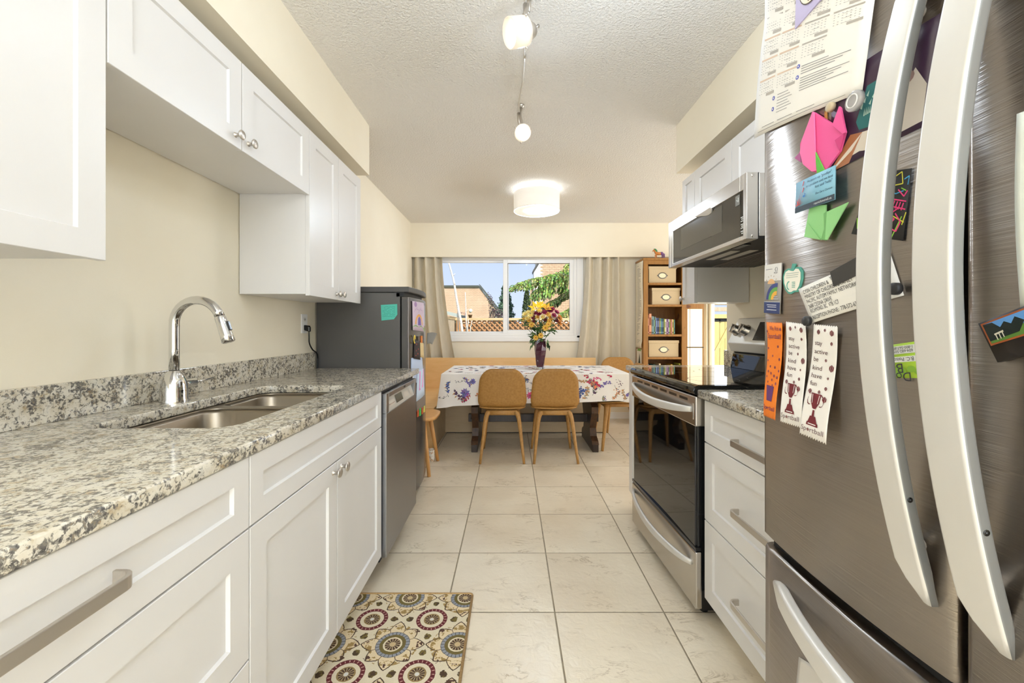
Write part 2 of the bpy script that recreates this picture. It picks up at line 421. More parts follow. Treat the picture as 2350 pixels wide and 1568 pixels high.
# patio door
pd = thing('door_1', '', '', (3.0, YF, 0)); del pd['label']; del pd['category']; struct(pd)
mb = MB(); ring(mb, PX0, PX1, 0, PZ1, .05, YF-.01, YF+.11, .04, .05); mb.build('frame', M['trimwhite'], pd, .003)
mb = MB(); ring(mb, PX0+.045, PX1-.045, .035, PZ1-.045, .065, YF+.03, YF+.07, .08, .07); mb.build('sash', M['trimwhite'], pd, .003)
bx('pane', M['glass'], PX0+.10, PX1-.10, YF+.047, YF+.053, .10, PZ1-.10, parent=pd)

# ------------------------------------------------------------------ cabinets
def shaker(mb, y0, y1, z0, z1, xf, s, th=.019, fr=.062, rec=.008):
    R = lambda e, x: [(x, y0+e, z0+e), (x, y1-e, z0+e), (x, y1-e, z1-e), (x, y0+e, z1-e)]
    b = .0012
    mb.loft([R(0, xf-s*th), R(0, xf-s*b), R(b, xf), R(fr, xf), R(fr+.003, xf-s*rec)], caps=True)
def knob(parent, x, y, z, s):
    MB().lathe([(.009, 0), (.0065, .003), (.006, .017), (.0150, .020), (.0165, .0235), (.0145, .0262), (.001, .027)], (x, y, z), (s, 0, 0), 20).build('knob', M['nickel'], parent)
def bar_handle(parent, x, y0, y1, z, s, out=.032, hh=.021, t=.0065):
    c = .016; path = [(0, y0), (out-c, y0)]+[(out-c+c*math.sin(a), y0+c-c*math.cos(a)) for a in (.4, .8, 1.2, PI/2)]
    path += [(out-c+c*math.cos(a), y1-c+c*math.sin(a)) for a in (0, .4, .8, 1.2)]+[(out-c, y1), (0, y1)]
    rings = []
    for i, (px, py) in enumerate(path):
        a, b2 = path[max(i-1, 0)], path[min(i+1, len(path)-1)]
        tx, ty = b2[0]-a[0], b2[1]-a[1]; l = math.hypot(tx, ty); nx, ny = -ty/l, tx/l
        rings.append([(x+s*(px+nx*w), py+ny*w, z+h_) for w, h_ in ((t/2, hh/2), (-t/2, hh/2), (-t/2, -hh/2), (t/2, -hh/2))])
    MB().loft(rings).build('handle', M['nickel'], parent, .0014)
def cabinet(name, label, s, y0, y1, z0, z1, xb, xf, fronts, toe=0, th=.019, boxmat=None, zfront=None):
    """s=+1 faces +X. xb back, xf outer face of the doors. fronts: (kind, y0, y1, z0, z1, fitting)"""
    t = thing(name, label, 'cabinet', ((xb+xf)/2, (y0+y1)/2, 0 if toe else z0))
    bxf = xf-s*(th+.001); mb = MB(); mb.box(xb, bxf, y0+.001, y1-.001, z0+toe, z1)
    if toe: mb.box(xb, bxf-s*.06, y0+.001, y1-.001, z0, z0+toe)
    mb.build('body', boxmat or M['white'], t, .0012)
    for k, a, b_, c, d, fit in fronts:
        mb = MB(); shaker(mb, a+.0012, b_-.0012, c+.0012, d-.0012, xf, s, th, fr=.062 if d-c > .22 and b_-a > .2 else (.05 if b_-a > .2 else .038))
        f = mb.build(k, M['white'], t)
        if fit and fit[0] == 'knob': knob(f, xf, fit[1], fit[2], s)
        if fit and fit[0] == 'bar': bar_handle(f, xf, fit[1], fit[2], fit[3], s)
    return t
# left, base
cabinet('drawer_cabinet', 'white shaker base cabinet of three wide drawers under the left granite counter', 1, .015, .933, 0, .880, XL+.006, -.590,
    [('drawer', .015, .933, .720, .8815, ('bar', .335, .615, .800)), ('drawer', .015, .933, .425, .718, ('bar', .335, .615, .57)), ('drawer', .015, .933, .130, .423, ('bar', .335, .615, .28))], toe=.125)
cabinet('sink_cabinet', 'white double-door base cabinet under the sink, with a blank panel above two knobs', 1, .935, 1.883, 0, .70, XL+.006, -.590,
    [('panel', .935, 1.883, .720, .8815, None), ('door', .935, 1.403, .130, .718, ('knob', 1.372, .690)), ('door', 1.405, 1.883, .130, .718, ('knob', 1.436, .690))], toe=.125)
cabinet('base_cabinet', 'white base cabinet below the near end of the left counter, beside the camera', 1, -.45, .013, 0, .880, XL+.006, -.590,
    [('door', -.45, .013, .130, .8815, None)], toe=.125)
ep = tag(MB().box(XL+.006, -.634, 2.522, 2.538, 0, .12).box(XL+.006, -.60, 2.522, 2.538, .12, .882).build('end_panel', M['white'], None, .001), 'narrow white end panel closing the cabinet run beside the dishwasher', 'panel')
# left, upper
cabinet('tall_wall_cabinet', 'white shaker wall cabinet at the upper left, hanging lowest beside the window-side run', 1, .30, .957, 1.330, 2.094, XL+.004, -.935,
    [('door', .30, .957, 1.324, 2.094, None)])
cabinet('short_wall_cabinet', 'shallow-height white wall cabinet with two flap-shaped doors above the sink', 1, .959, 1.918, 1.792, 2.094, XL+.004, -.935,
    [('door', .959, 1.438, 1.785, 2.094, ('knob', 1.404, 1.825)), ('door', 1.440, 1.918, 1.785, 2.094, ('knob', 1.474, 1.825))])
cabinet('wall_cabinet', 'white wall cabinet with two narrow tall doors next to the grey fridge', 1, 1.920, 2.572, 1.328, 2.094, XL+.004, -.935,
    [('door', 1.920, 2.243, 1.320, 2.094, ('knob', 2.218, 1.352)), ('door', 2.245, 2.572, 1.320, 2.094, ('knob', 2.272, 1.352))])
# right, upper
cabinet('wall_cabinet', 'white wall cabinet with a pair of doors above the microwave', -1, 1.605, 2.437, 1.775, 2.095, XR-.004, 1.080,
    [('door', 1.605, 2.027, 1.772, 2.095, None), ('door', 2.029, 2.437, 1.772, 2.095, None)])
cabinet('narrow_wall_cabinet', 'narrow white wall cabinet with one slim door between microwave and dining area', -1, 2.440, 2.612, 1.322, 2.095, XR-.004, 1.080,
    [('door', 2.440, 2.612, 1.316, 2.095, ('knob', 2.585, 1.352))])
cabinet('wall_cabinet', 'white wall cabinet behind the steel refrigerator, mostly hidden', -1, .93, 1.603, 1.322, 2.095, XR-.004, 1.080,
    [('door', .93, 1.603, 1.316, 2.095, None)])
# right, base
cabinet('drawer_cabinet', 'white shaker base cabinet of three drawers between oven and steel refrigerator', -1, .895, 1.643, 0, .890, XR-.006, .767,
    [('drawer', .895, 1.643, .720, .885, ('bar', 1.125, 1.395, .785)), ('drawer', .895, 1.643, .413, .718, ('bar', 1.125, 1.395, .55)), ('drawer', .895, 1.643, .100, .411, ('bar', 1.125, 1.395, .245))], toe=.10)
cabinet('narrow_base_cabinet', 'narrow white base cabinet closing the run between range and dining area', -1, 2.470, 2.720, 0, .890, XR-.006, .775,
    [('door', 2.470, 2.720, .100, .885, None)], toe=.10)

def flat_curve(name, loops, z0, z1, m, parent=None, bevel=.004):
    cu = D.curves.new('c', 'CURVE'); cu.dimensions = '2D'; cu.fill_mode = 'BOTH'; cu.extrude = (z1-z0)/2-bevel; cu.bevel_depth = bevel; cu.bevel_resolution = 1; cu.offset = -bevel
    for L in loops:
        s = cu.splines.new('POLY'); s.points.add(len(L)-1); s.use_cyclic_u = True
        for p, q in zip(s.points, L): p.co = (q[0], q[1], 0, 1)
    ob = D.objects.new('c', cu); COL.objects.link(ob); me = D.meshes.new_from_object(ob); D.objects.remove(ob); D.curves.remove(cu)
    off = org(parent); o = D.objects.new(name, me); COL.objects.link(o); me.materials.clear(); me.materials.append(m)
    me.transform(Matrix.Translation(Vector((0, 0, (z0+z1)/2))-off)); ORG[o.name] = off
    if parent: o.parent = parent
    return o
rect = lambda x0, x1, y0, y1: [(x0, y0), (x1, y0), (x1, y1), (x0, y1)]
# left countertop with the sink cut-out
ct = thing('countertop', 'long speckled granite counter on the left holding the sink and faucet', 'countertop', (-.9, 1.1, .884))
hole = rr(-.912, 1.45, .376, .78, .06, 6)[::-1]
flat_curve('slab', [rect(XL, -.585, -.45, 2.63), hole], .882, .914, M['granite'], ct, .004)
bx('backsplash', M['granite'], XL, XL+.02, -.45, 2.63, .914, 1.016, parent=ct, bevel=.002)
sk = thing('kitchen_sink', 'undermount stainless steel double-bowl sink set in the left granite counter', 'sink', (-.912, 1.45, .88))
b1, b2 = (-.912, 1.283, .362, .42), (-.912, 1.682, .362, .295)
flat_curve('rim', [rr(-.912, 1.45, .43, .835, .06, 5), rr(*b1, .06, 5)[::-1], rr(*b2, .06, 5)[::-1]], .872, .881, M['sinksteel'], sk, .001)
for (cx, cy, w, h) in (b1, b2):
    mb = MB(); mb.smooth = True; rs = []
    for e, z, r in ((0, .876, .06), (.006, .865, .06), (.010, .74, .06), (.018, .712, .06), (.045, .702, .05), (.14, .699, .02)):
        rs.append([(x, y, z) for x, y in rr(cx, cy, w-2*e, h-2*e, min(r, (min(w, h)-2*e)/2.2), 6)])
    mb.loft(rs, caps=False); mb.poly(rs[-1]); mb.build('bowl', M['sinksteel'], sk, thick=.0015)
    MB().lathe([(.001, 0), (.030, .001), (.044, .003), (.046, 0)], (cx, cy, .7005), n=24).build('drain', M['chrome'], sk)
fx, fy = -1.172, 1.44
fa = thing('faucet', 'tall chrome gooseneck kitchen faucet with pull-down spray head behind the sink', 'faucet', (fx, fy, .914))
MB().lathe([(.042, 0), (.042, .006), (.040, .012), (.040, .04), (.036, .07), (.026, .095), (.0165, .108)], (fx, fy, .914), n=28).build('base', M['chrome'], fa)
pt = [(fx, fy, .99), (fx, fy, 1.10), (fx, fy, 1.17)]+[(fx+.086-.086*math.cos(a), fy-.012*math.sin(a/2), 1.18+.086*math.sin(a)) for a in [k*PI*160/180/14 for k in range(1, 15)]]
MB().tube(pt, .0155, 18).build('neck', M['chrome'], fa)
e = Vector(pt[-1]); dr = Vector((.33, 0, -.944))
MB().lathe([(.0155, 0), (.0175, .004), (.0175, .03), (.0195, .07), (.0205, .092), (.0175, .094), (.001, .094)], e, dr, 20).build('spray_head', M['chrome'], fa)
MB().prism([e+dr*a+Vector((.016+b_, c_, .004)) for a, b_, c_ in ((.022, 0, -.006), (.022, 0, .006), (.055, 0, .006), (.055, 0, -.006))], (.007, 0, .002)).build('button', M['black'], fa, .002)
MB().lathe([(.017, .03), (.017, .088), (.013, .092), (.001, .092)], (fx, fy, .968), (0, 1, .02), 18).build('valve', M['chrome'], fa)
MB().tube([(fx, fy+.09, .969), (fx, fy+.13, .971), (fx+.004, fy+.178, .976)], [.0055, .0045, .0055], 10).build('lever', M['chrome'], fa)

# dishwasher
dw = thing('dishwasher', 'brushed steel dishwasher with control strip under the end of the left counter', 'dishwasher', (-.9, 2.195, 0))
ya, yb, xf = 1.897, 2.494, -.572
bx('body', M['blackmatte'], XL+.05, -.60, 1.888, 2.512, .10, .878, parent=dw)
mb = MB(); mb.box(-.60, xf, ya, yb, .115, .776); mb.box(-.60, xf, ya, 1.938, .776, .868); mb.box(-.60, xf, 2.442, yb, .776, .868); mb.box(-.60, xf, 1.938, 2.442, .846, .868)
mb.build('door', M['dwsteel'], dw, .0025)
st = MB().loft([[(xf-.001, y, .777), (xf-.004, y, .777), (xf-.026, y, .845), (xf-.022, y, .845)] for y in (1.94, 2.44)]).build('control_strip', M['panel'], dw)
sp = lambda y, t, e=.0012: (xf-.001-.021*t+e, y, .777+.068*t+e*.3)
def stripq(n, y0, y1, t0, t1, m): return MB().quad(sp(y0, t0), sp(y1, t0), sp(y1, t1), sp(y0, t1)).build(n, m, st)
stripq('display', 2.09, 2.215, .22, .78, M['screen'])
for a, b_ in ((1.97, 2.065), (2.24, 2.335), (2.37, 2.395)):
    stripq('button', a, b_, .25, .62, mat('button', C(205, 198, 188), .4))
mb = MB()
for k in range(5): mb.quad(sp(1.975+.019*k, .36, .0018), sp(1.985+.019*k, .36, .0018), sp(1.985+.019*k, .42, .0018), sp(1.975+.019*k, .42, .0018))
mb.build('button_mark', mat('mark', C(150, 110, 90), .5), st)
mb = MB()
for k in range(3): mb.box(xf, xf+.0008, 2.205+.012*k, 2.214+.012*k, .853, .861)
mb.build('emblem', mat('emblem', C(60, 58, 56), .5), dw)
mb = MB(); mb.box(-1.1, -.74, 1.90, 2.49, .0, .10); mb.build('toe_kick', M['blackmatte'], dw)

# grey fridge beside the window
gf = thing('grey_fridge', 'dark grey fridge with a rounded door at the end of the left counter', 'fridge', (-.95, 2.935, 0))
gy0, gy1 = 2.668, 3.205
gs = lambda y: -.662+.024*math.sin(PI*min(max((y-gy0)/(gy1-gy0), 0), 1))
bx('body', M['greyfridge'], XL+.012, -.716, gy0, gy1, .03, 1.398, parent=gf, bevel=.003)
def bowed(mb, z0, z1, xb, e=0.0, n=14):
    L = [(gs(gy0+(gy1-gy0)*k/n)+e, gy0+(gy1-gy0)*k/n) for k in range(n+1)]
    L = L+[(xb, gy1), (xb, gy0)]
    mb.loft([[(x, y, z) for x, y in L] for z in (z0, z1)])
mb = MB(); bowed(mb, .06, 1.372, -.708); mb.build('door', M['greydoor'], gf, .006)
mb = MB(); bowed(mb, 1.40, 1.437, XL+.012, .003); mb.build('top', M['greydark'], gf, .006)
mb = MB(); bowed(mb, 1.372, 1.40, -.74, -.03); mb.build('grip_recess', M['blackmatte'], gf)
mb = MB(); mb.box(-.704, -.668, gy0-.0015, gy0, .10, 1.355); mb.build('door_edge', M['greydark'], gf)
mb = MB(); mb.box(-1.2, -.70, 2.70, 3.18, 0, .05); mb.build('plinth', M['blackmatte'], gf)
def gpx(u, v, e=.0):
    y = 2.9
    for _ in range(12): y = (gs(y)+e)*FPX/(u-U0)
    return y, H+(V0-v)*y/FPX

# ------------------------------------------------------------------ microwave over the range
CM = {}
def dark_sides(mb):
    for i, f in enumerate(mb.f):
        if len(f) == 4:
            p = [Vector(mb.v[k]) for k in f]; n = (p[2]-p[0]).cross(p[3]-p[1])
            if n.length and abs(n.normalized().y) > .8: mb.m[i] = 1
def wn_(o):
    o.modifiers.new('normals', 'WEIGHTED_NORMAL').keep_sharp = True; return o
def flat(r, g, b, rough=.6, metal=0):
    k = (r, g, b, rough, metal)
    if k not in CM: CM[k] = mat('paint_%d_%d_%d' % (r, g, b), C(r, g, b), rough, metal)
    return CM[k]
mw = thing('microwave', 'steel low-profile microwave hood with smoked glass door above the range', 'microwave', (1.15, 1.99, 1.513))
x0, ya, yb, za, zb = .905, 1.592, 2.380, 1.513, 1.770
bx('body', M['steel_flat'], .955, XR-.004, ya+.004, yb-.004, za+.012, zb, parent=mw, bevel=.003)
mb = MB(); mb.box(x0, .95, 1.640, 2.320, 1.709, zb); mb.box(x0, .95, 1.640, 2.320, za, 1.531); mb.box(x0, .95, 2.318, 2.352, za, zb)
mb.build('door', M['steel_flat'], mw, .002)
mb = MB(); mb.box(x0, .95, ya, 1.616, za, zb); mb.box(x0, .95, 1.616, 1.638, 1.709, zb); mb.box(x0, .95, 1.616, 1.638, za, 1.531)
mb.build('control_frame', M['steel_flat'], mw, .002)
mb = MB(); mb.box(x0, .95, 2.354, yb, za, zb); mb.build('side_strip', M['steel_flat'], mw, .002)
g = MB().box(x0+.003, .94, 1.641, 2.318, 1.531, 1.709).build('glass', M['mwglass'], mw)
MB().quad((x0+.0022, 1.78, 1.586), (x0+.0022, 2.212, 1.586), (x0+.0022, 2.212, 1.70), (x0+.0022, 1.78, 1.70)).build('window', M['mwmesh'], g)
cp = bx('control_panel', M['black_glass'], x0+.002, .94, 1.616, 1.638, 1.531, 1.709, parent=mw)
mb = MB()
for k, z in enumerate((1.54, 1.548, 1.561, 1.568, 1.575, 1.588, 1.596, 1.603)):
    mb.box(x0+.0012, x0+.002, 1.619, 1.634 if k % 3 else 1.629, z, z+.0035)
mb.build('button_mark', flat(225, 225, 222), cp)
stk = MB().box(x0+.0008, x0+.0022, 1.642, 1.672, 1.660, 1.700).build('sticker', flat(128, 124, 116), mw)
MB().box(x0, x0+.0008, 1.648, 1.652, 1.672, 1.69).box(x0, x0+.0008, 1.656, 1.660, 1.675, 1.684).box(x0, x0+.0008, 1.656, 1.666, 1.681, 1.684).build('sticker_mark', flat(220, 220, 215), stk)
h = [(1.86, 1.712), (1.86, 1.700), (1.872, 1.690), (1.90, 1.688), (1.93, 1.692), (1.96, 1.699), (2.00, 1.707), (2.02, 1.712)]
MB().prism([(x0-.012+.5*(1.712-z), y, z) for y, z in h], (.006, 0, 0)).build('handle', M['silver'], mw, .001)
und = bx('underside', M['blackmatte'], .95, 1.39, ya+.01, yb-.01, za+.004, za+.014, parent=mw)
bx('lamp_lens', flat(196, 190, 178, .3), .988, 1.028, 1.86, 2.10, za+.002, za+.006, parent=mw)
bx('lamp_lens', flat(186, 180, 168, .3), 1.062, 1.100, 1.84, 2.10, za+.002, za+.006, parent=mw)
sl = MB().box(0, .012, 1.66, 2.33, za-.001, za+.005).mesh('slat', M['vent'], (0, 0, 0))
for k in range(10):
    o = D.objects.new('slat', sl); COL.objects.link(o); o.parent = mw; o.location = Vector((1.13+.024*k, 0, 0))-org(mw)
bx('latch_recess', M['black'], .955, .985, 1.70, 1.80, za-.0005, za+.006, parent=mw)
MB().lathe([(.001, -.001), (.006, -.0012), (.007, 0)], (.93, ya, 1.758), (0, 1, 0), 14).lathe([(.001, -.001), (.006, -.0012), (.007, 0)], (.93, ya, 1.525), (0, 1, 0), 14).build('screw_cap', M['steel_flat'], mw)
bx('seam', M['black'], .951, .954, ya+.001, ya+.004, za+.006, zb, parent=mw)

# ------------------------------------------------------------------ range
rg = thing('range', 'freestanding electric range with black glass top, steel drawer and curved handles', 'oven', (0, 0, 0))
RW = .765
bx('body', M['black'], .022, .60, .005, RW-.005, .035, .90, parent=rg)
dr_ = MB(); dr_.box(-.004, .024, .0, RW, .042, .272); dro = dr_.build('drawer', M['steel_flat'], rg, .006)
dor = bx('door', M['black'], .006, .05, .006, RW-.006, .285, .776, parent=rg, bevel=.004)
bx('glass', M['black_glass'], -.002, .008, .010, RW-.028, .288, .776, parent=dor, bevel=.002)
tb = MB(); tb.box(-.004, .045, .0, RW, .774, .896); tbo = tb.build('door_top', M['steel_flat'], rg, .005)
slt = MB()
for k in range(6):
    y0 = .07+.105*k; slt.box(-.0046, -.003, y0, y0+.075, .868, .879)
slt.build('vent_slot', M['black'], rg)
bx('door_clip', M['steel_flat'], -.0055, -.003, .018, .028, .80, .865, parent=rg, bevel=.001)
def bow_handle(parent, y0, y1, zf, out, hw=.016, n=24, x0=-.004):
    rings = []
    for k in range(n+1):
        t = k/n; s = math.sin(PI*t)**.62; y = y0+(y1-y0)*t; x = x0-out*s; z = zf(t); w = hw*(.55+.45*s)
        rings.append([(x+a*.9, y, z+b_) for a, b_ in rr(0, 0, .020, 2*w, .009, 3)])
    mb = MB(); mb.smooth = True; mb.loft(rings); return wn_(mb.build('handle', M['silver'], parent))
bow_handle(tbo, .035, RW-.03, lambda t: .838-.022*math.sin(PI*t)+.01*t, .052, .02)
bow_handle(dro, .035, RW-.03, lambda t: .212+.024*t-.018*math.sin(PI*t), .050, .018)
mb = MB(); n = 16
mb.loft([[(-.002-.006*math.sin(PI*k/n), RW*k/n, .276), (.02, RW*k/n, .276), (.02, RW*k/n, .290+.006*math.sin(PI*k/n)), (-.004-.006*math.sin(PI*k/n), RW*k/n, .290+.006*math.sin(PI*k/n))] for k in range(n+1)])
mb.build('door_lip', M['black'], rg)
mb = MB(); prof = [(.62, .900), (.0, .900), (-.010, .906), (-.014, .918), (-.012, .930), (-.004, .9375), (.004, .939), (.62, .939)]
mb.smooth = False; mb.loft([[(x, y, z) for x, z in prof] for y in (-.003, RW+.003)]); ck = mb.build('cooktop', M['black_glass'], rg, .002)
top = bx('glass_top', M['cooktop'], .012, .575, .012, RW-.012, .9385, .9405, parent=rg)
for cx, cy, r in ((.17, .19, .105), (.17, .57, .09), (.42, .19, .08), (.42, .57, .11)):
    MB().lathe([(r-.0015, 0), (r, .0003), (r+.0015, 0)], (cx, cy, .9405), n=40).build('burner_ring', flat(60, 60, 60), top)
pf = [(.583, 1.034), (.565, 1.083), (.628, 1.222), (.636, 1.227), (.652, 1.227), (.652, 1.034)]
bg = MB().loft([[(x, y, z) for x, z in pf] for y in (.004, RW-.004)]).build('backguard', mat('backguard_steel', C(214, 212, 206), .3, .5), rg, .004)
pf = [(.577, .939), (.592, 1.018), (.600, 1.034), (.652, 1.034), (.652, .939)]
MB().loft([[(x, y, z) for x, z in pf] for y in (.01, RW-.01)]).build('vent_panel', M['black_glass'], rg, .003)
nx, nz = -.911, .413
for y in (.735-.02, .735-.105, .155, .07):
    c = Vector((.598, y, 1.155))
    MB().lathe([(.034, 0), (.034, .004), (.027, .006), (.026, .034), (.022, .038), (.001, .038)], c, (nx, 0, nz), 24).build('knob', M['steel_flat'], rg)
    MB().prism([c+Vector((nx*.036, sy, nz*.036))+Vector((nz, 0, -nx))*sz for sy, sz in ((-.005, -.024), (.005, -.024), (.005, .024), (-.005, .024))], (nx*.01, 0, nz*.01)).build('knob_grip', M['steel_flat'], rg, .002)
c1, c2 = Vector((.565, 0, 1.083)), Vector((.628, 0, 1.222))
pz = lambda y, t: c1+(c2-c1)*t+Vector((nx*.0015, y, nz*.0015))
MB().quad(pz(.22, .15), pz(.54, .15), pz(.54, .85), pz(.22, .85)).build('display', M['black_glass'], rg)
for y in (.06, RW-.06): MB().lathe([(.016, 0), (.016, .04)], (.06, y, 0), n=12, caps=True).lathe([(.016, 0), (.016, .04)], (.56, y, 0), n=12, caps=True).build('foot', M['blackmatte'], rg)
rg.location = (.742, 1.656, 0); rg.rotation_euler = (0, 0, math.radians(2.35))

# right counters
c2 = thing('countertop', 'short granite counter between the range and the steel refrigerator', 'countertop', (1.07, 1.26, .893))
flat_curve('slab', [rect(.742, XR-.001, .893, 1.648)], .893, .925, M['granite'], c2, .005)
bx('backsplash', M['granite'], XR-.02, XR-.001, .893, 1.66, .925, 1.026, parent=c2, bevel=.002)
c3 = thing('countertop', 'narrow granite counter end piece between the range and the dining area', 'countertop', (1.07, 2.6, .893))
flat_curve('slab', [rect(.757, XR-.001, 2.458, 2.735)], .893, .925, M['granite'], c3, .005)
bx('backsplash', M['granite'], XR-.02, XR-.001, 2.46, 2.70, .925, 1.026, parent=c3, bevel=.002)

# ------------------------------------------------------------------ steel refrigerator
YS = .4975
def fs(y): return .530+(.012*((y-.695)/.19)**2 if y > YS else .006*((y-.30)/.19)**2)
fr = thing('refrigerator', 'large brushed steel french-door refrigerator covered in papers and magnets', 'fridge', (.95, .5, 0))
bx('body', mat('fridge_side', C(120, 117, 113), .45, .4), .604, 1.37, .130, .882, .03, 1.755, parent=fr, bevel=.004)
def door_ring(y0, y1, z, r=.012, n=18, dx=0):
    P = [(.598, y0)]
    for k in range(5): a = PI/2*k/4; P.append((fs(y0+.01)+dx+r-r*math.sin(a), y0+r-r*math.cos(a)))
    for k in range(1, n): y = y0+r+(y1-y0-2*r)*k/n; P.append((fs(y)+dx, y))
    for k in range(5): a = PI/2*k/4; P.append((fs(y1-.01)+dx+r-r*math.cos(a), y1-r+r*math.sin(a)))
    return [(x, y, z) for x, y in P]+[(.598, y1, z)]
def fdoor(name, y0, y1, z0, z1):
    mb = MB(); mb.smooth = True
    mb.loft([door_ring(y0+.004, y1-.004, z0, dx=.006), door_ring(y0, y1, z0+.005), door_ring(y0, y1, z1-.005), door_ring(y0+.004, y1-.004, z1, dx=.006)], caps=False)
    n = len(door_ring(0, .3, 0)); mb.add(door_ring(y0+.004, y1-.004, z0, dx=.006), [tuple(range(n))], False); mb.add(door_ring(y0+.004, y1-.004, z1, dx=.006), [tuple(range(n))], False)
    o = mb.build(name, M['steel'], fr); return o
dfar = fdoor('door', .5035, .893, .730, 1.780); dnear = fdoor('door', .122, .4915, .730, 1.780)
# freezer drawer spans both doors
mb = MB(); mb.smooth = True
def fz_ring(z, dx=0): return [(.598, .122, z)]+[(.530+dx+.010*((.122+.771*k/24-.5)/.38)**2+(.008 if k in (0, 24) else 0), .122+.771*k/24, z) for k in range(25)]+[(.598, .893, z)]
mb.loft([fz_ring(.10, .008), fz_ring(.106), fz_ring(.700), fz_ring(.7065, .003), fz_ring(.709, .012)]); fz = mb.build('freezer_drawer', M['steel'], fr)
bx('gasket', M['blackmatte'], .560, .604, .135, .882, .700, .740, parent=fr); bx('gasket', M['blackmatte'], .566, .604, .488, .507, .735, 1.775, parent=fr)
bx('hinge_cover', M['greydark'], .56, .66, .80, .872, 1.755, 1.785, parent=fr, bevel=.004)
bx('kick_grille', M['blackmatte'], .62, .66, .14, .86, .0, .10, parent=fr)
def vhandle(parent, ya, yb, z0=.818, z1=1.652, n=40):
    rings = []; zc = (z0+z1)/2
    for k in range(n+1):
        t = -1+2*k/n; z = zc+(z1-z0)/2*t; x = .529-.064*(1-abs(t)**1.9)
        e = max(0, (abs(t)-.90)/.10); w = (yb-ya)*(1-.72*e**1.6); th = .0165*(1-.25*e)
        yc = ya+w/2
        rings.append([(x+th/2+a, yc+b_, z) for a, b_ in rr(0, 0, th, w, min(.0045, w*.3), 3)])
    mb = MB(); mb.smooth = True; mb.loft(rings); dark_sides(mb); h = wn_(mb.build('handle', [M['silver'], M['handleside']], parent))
    for z in (z0+.07, z1-.07):
        MB().tube([(.518, (ya+yb)/2, z), (.536, (ya+yb)/2, z)], .008, 14).build('handle_mount', M['silver'], parent)
    MB().lathe([(.0035, 0), (.0035, .0006), (.001, .0006)], (.503, ya+.0002, z0+.135), (0, -1, 0), 10).build('set_screw', M['black'], parent)
vhandle(dfar, .522, .5615); vhandle(dnear, .438, .4833)
rings = []
for k in range(41):
    t = -1+2*k/40; y = .497+.345*t; x = .529-.070*(1-abs(t)**2.0); e = max(0, (abs(t)-.86)/.14); hh = .042*(1-.75*e**1.5)
    rings.append([(x+.011+a, y, .652+b_) for a, b_ in rr(0, 0, .022*(1-.3*e), hh, min(.008, hh*.35), 4)])
mb = MB(); mb.smooth = True; mb.loft(rings); wn_(mb.build('handle', M['silver'], fz))

# ------------------------------------------------------------------ papers and magnets on the refrigerator
def fpx(u, v, e=0):
    y = .6
    for _ in range(14): y = (fs(y)-e)*FPX/(u-U0)
    return Vector((fs(y)-e, y, H+(V0-v)*y/FPX))
class Sheet:
    """a flat sheet on the door given by its four corners; s runs to the viewer's right, t upward"""
    def __init__(s, tl, tr, br, bl, eps=.0015, bulge=None, surf=None, px=None):
        px = px or fpx; s.c = [Vector(px(*p)) for p in (tl, tr, br, bl)]; s.eps = eps; s.bulge = bulge; s.surf = surf or fs
        s.sgn = -1 if surf is None else 1
        s.w = ((s.c[1]-s.c[0]).length+(s.c[2]-s.c[3]).length)/2; s.h = ((s.c[0]-s.c[3]).length+(s.c[1]-s.c[2]).length)/2
    def P(s, a, t, e=0.0):
        q = (s.c[3]*(1-a)+s.c[2]*a)*(1-t)+(s.c[0]*(1-a)+s.c[1]*a)*t
        x = s.surf(q.y)+s.sgn*(s.eps+e+(s.bulge(a, t) if s.bulge else 0))
        return Vector((x, q.y, q.z))
    def body(s, name, m, label, cat, group=None, nu=8, nv=8, thick=.0006, outline=None):
        mb = MB(); c = s.P(.5, .5)
        if outline: mb.prism([s.P(a, t) for a, t in outline], (-s.sgn*thick, 0, 0))
        else:
            mb.grid(lambda a, t: s.P(a, t), nu, nv, True)
        o = mb.build(name, m, None, loc=c, thick=0 if outline else thick); tag(o, label, cat, group); s.o = o; return o
    def part(s, name, m, polys, e=.0007):
        mb = MB()
        for L in polys: mb.poly([s.P(a, t, e) for a, t in L])
        o = mb.build(name, m, s.o); return stuff(o) if len(polys) > 2 else o
    def rects(s, name, m, R, e=.0007, nu=1):
        mb = MB()
        for a0, a1, t0, t1 in R:
            k = max(1, int(abs(a1-a0)*8)); mb.grid(lambda a, t: s.P(a0+(a1-a0)*a, t0+(t1-t0)*t, e), k, max(1, int(abs(t1-t0)*8)), False)
        o = mb.build(name, m, s.o); return stuff(o) if len(R) > 2 else o
    def text(s, name, m, items, e=.0009):
        """items: (string, s, t, cap height in metres, rotation in degrees, width limit)"""
        mb = MB()
        for it in items:
            st_, a, t, h = it[:4]; rot = math.radians(it[4] if len(it) > 4 else 0); vs, fs_ = text_mesh(st_, h)
            if len(it) > 5 and it[5]:
                wmax = max(v[0] for v in vs); k = it[5]/wmax; vs = [(x*k, y) for x, y in vs]
            R = [(x*math.cos(rot)-y*math.sin(rot), x*math.sin(rot)+y*math.cos(rot)) for x, y in vs]
            mb.add([s.P(a+x/s.w, t+y/s.h, e) for x, y in R], fs_, False)
        return mb.build(name, m, s.o)
paper = flat(238, 235, 230, .8); ink = flat(70, 68, 72, .8); grey = flat(196, 192, 188, .8)
def disc(c, r, n=14, k=1.0): return [(c[0]+r*k*math.cos(2*PI*i/n), c[1]+r*math.sin(2*PI*i/n)) for i in range(n)]

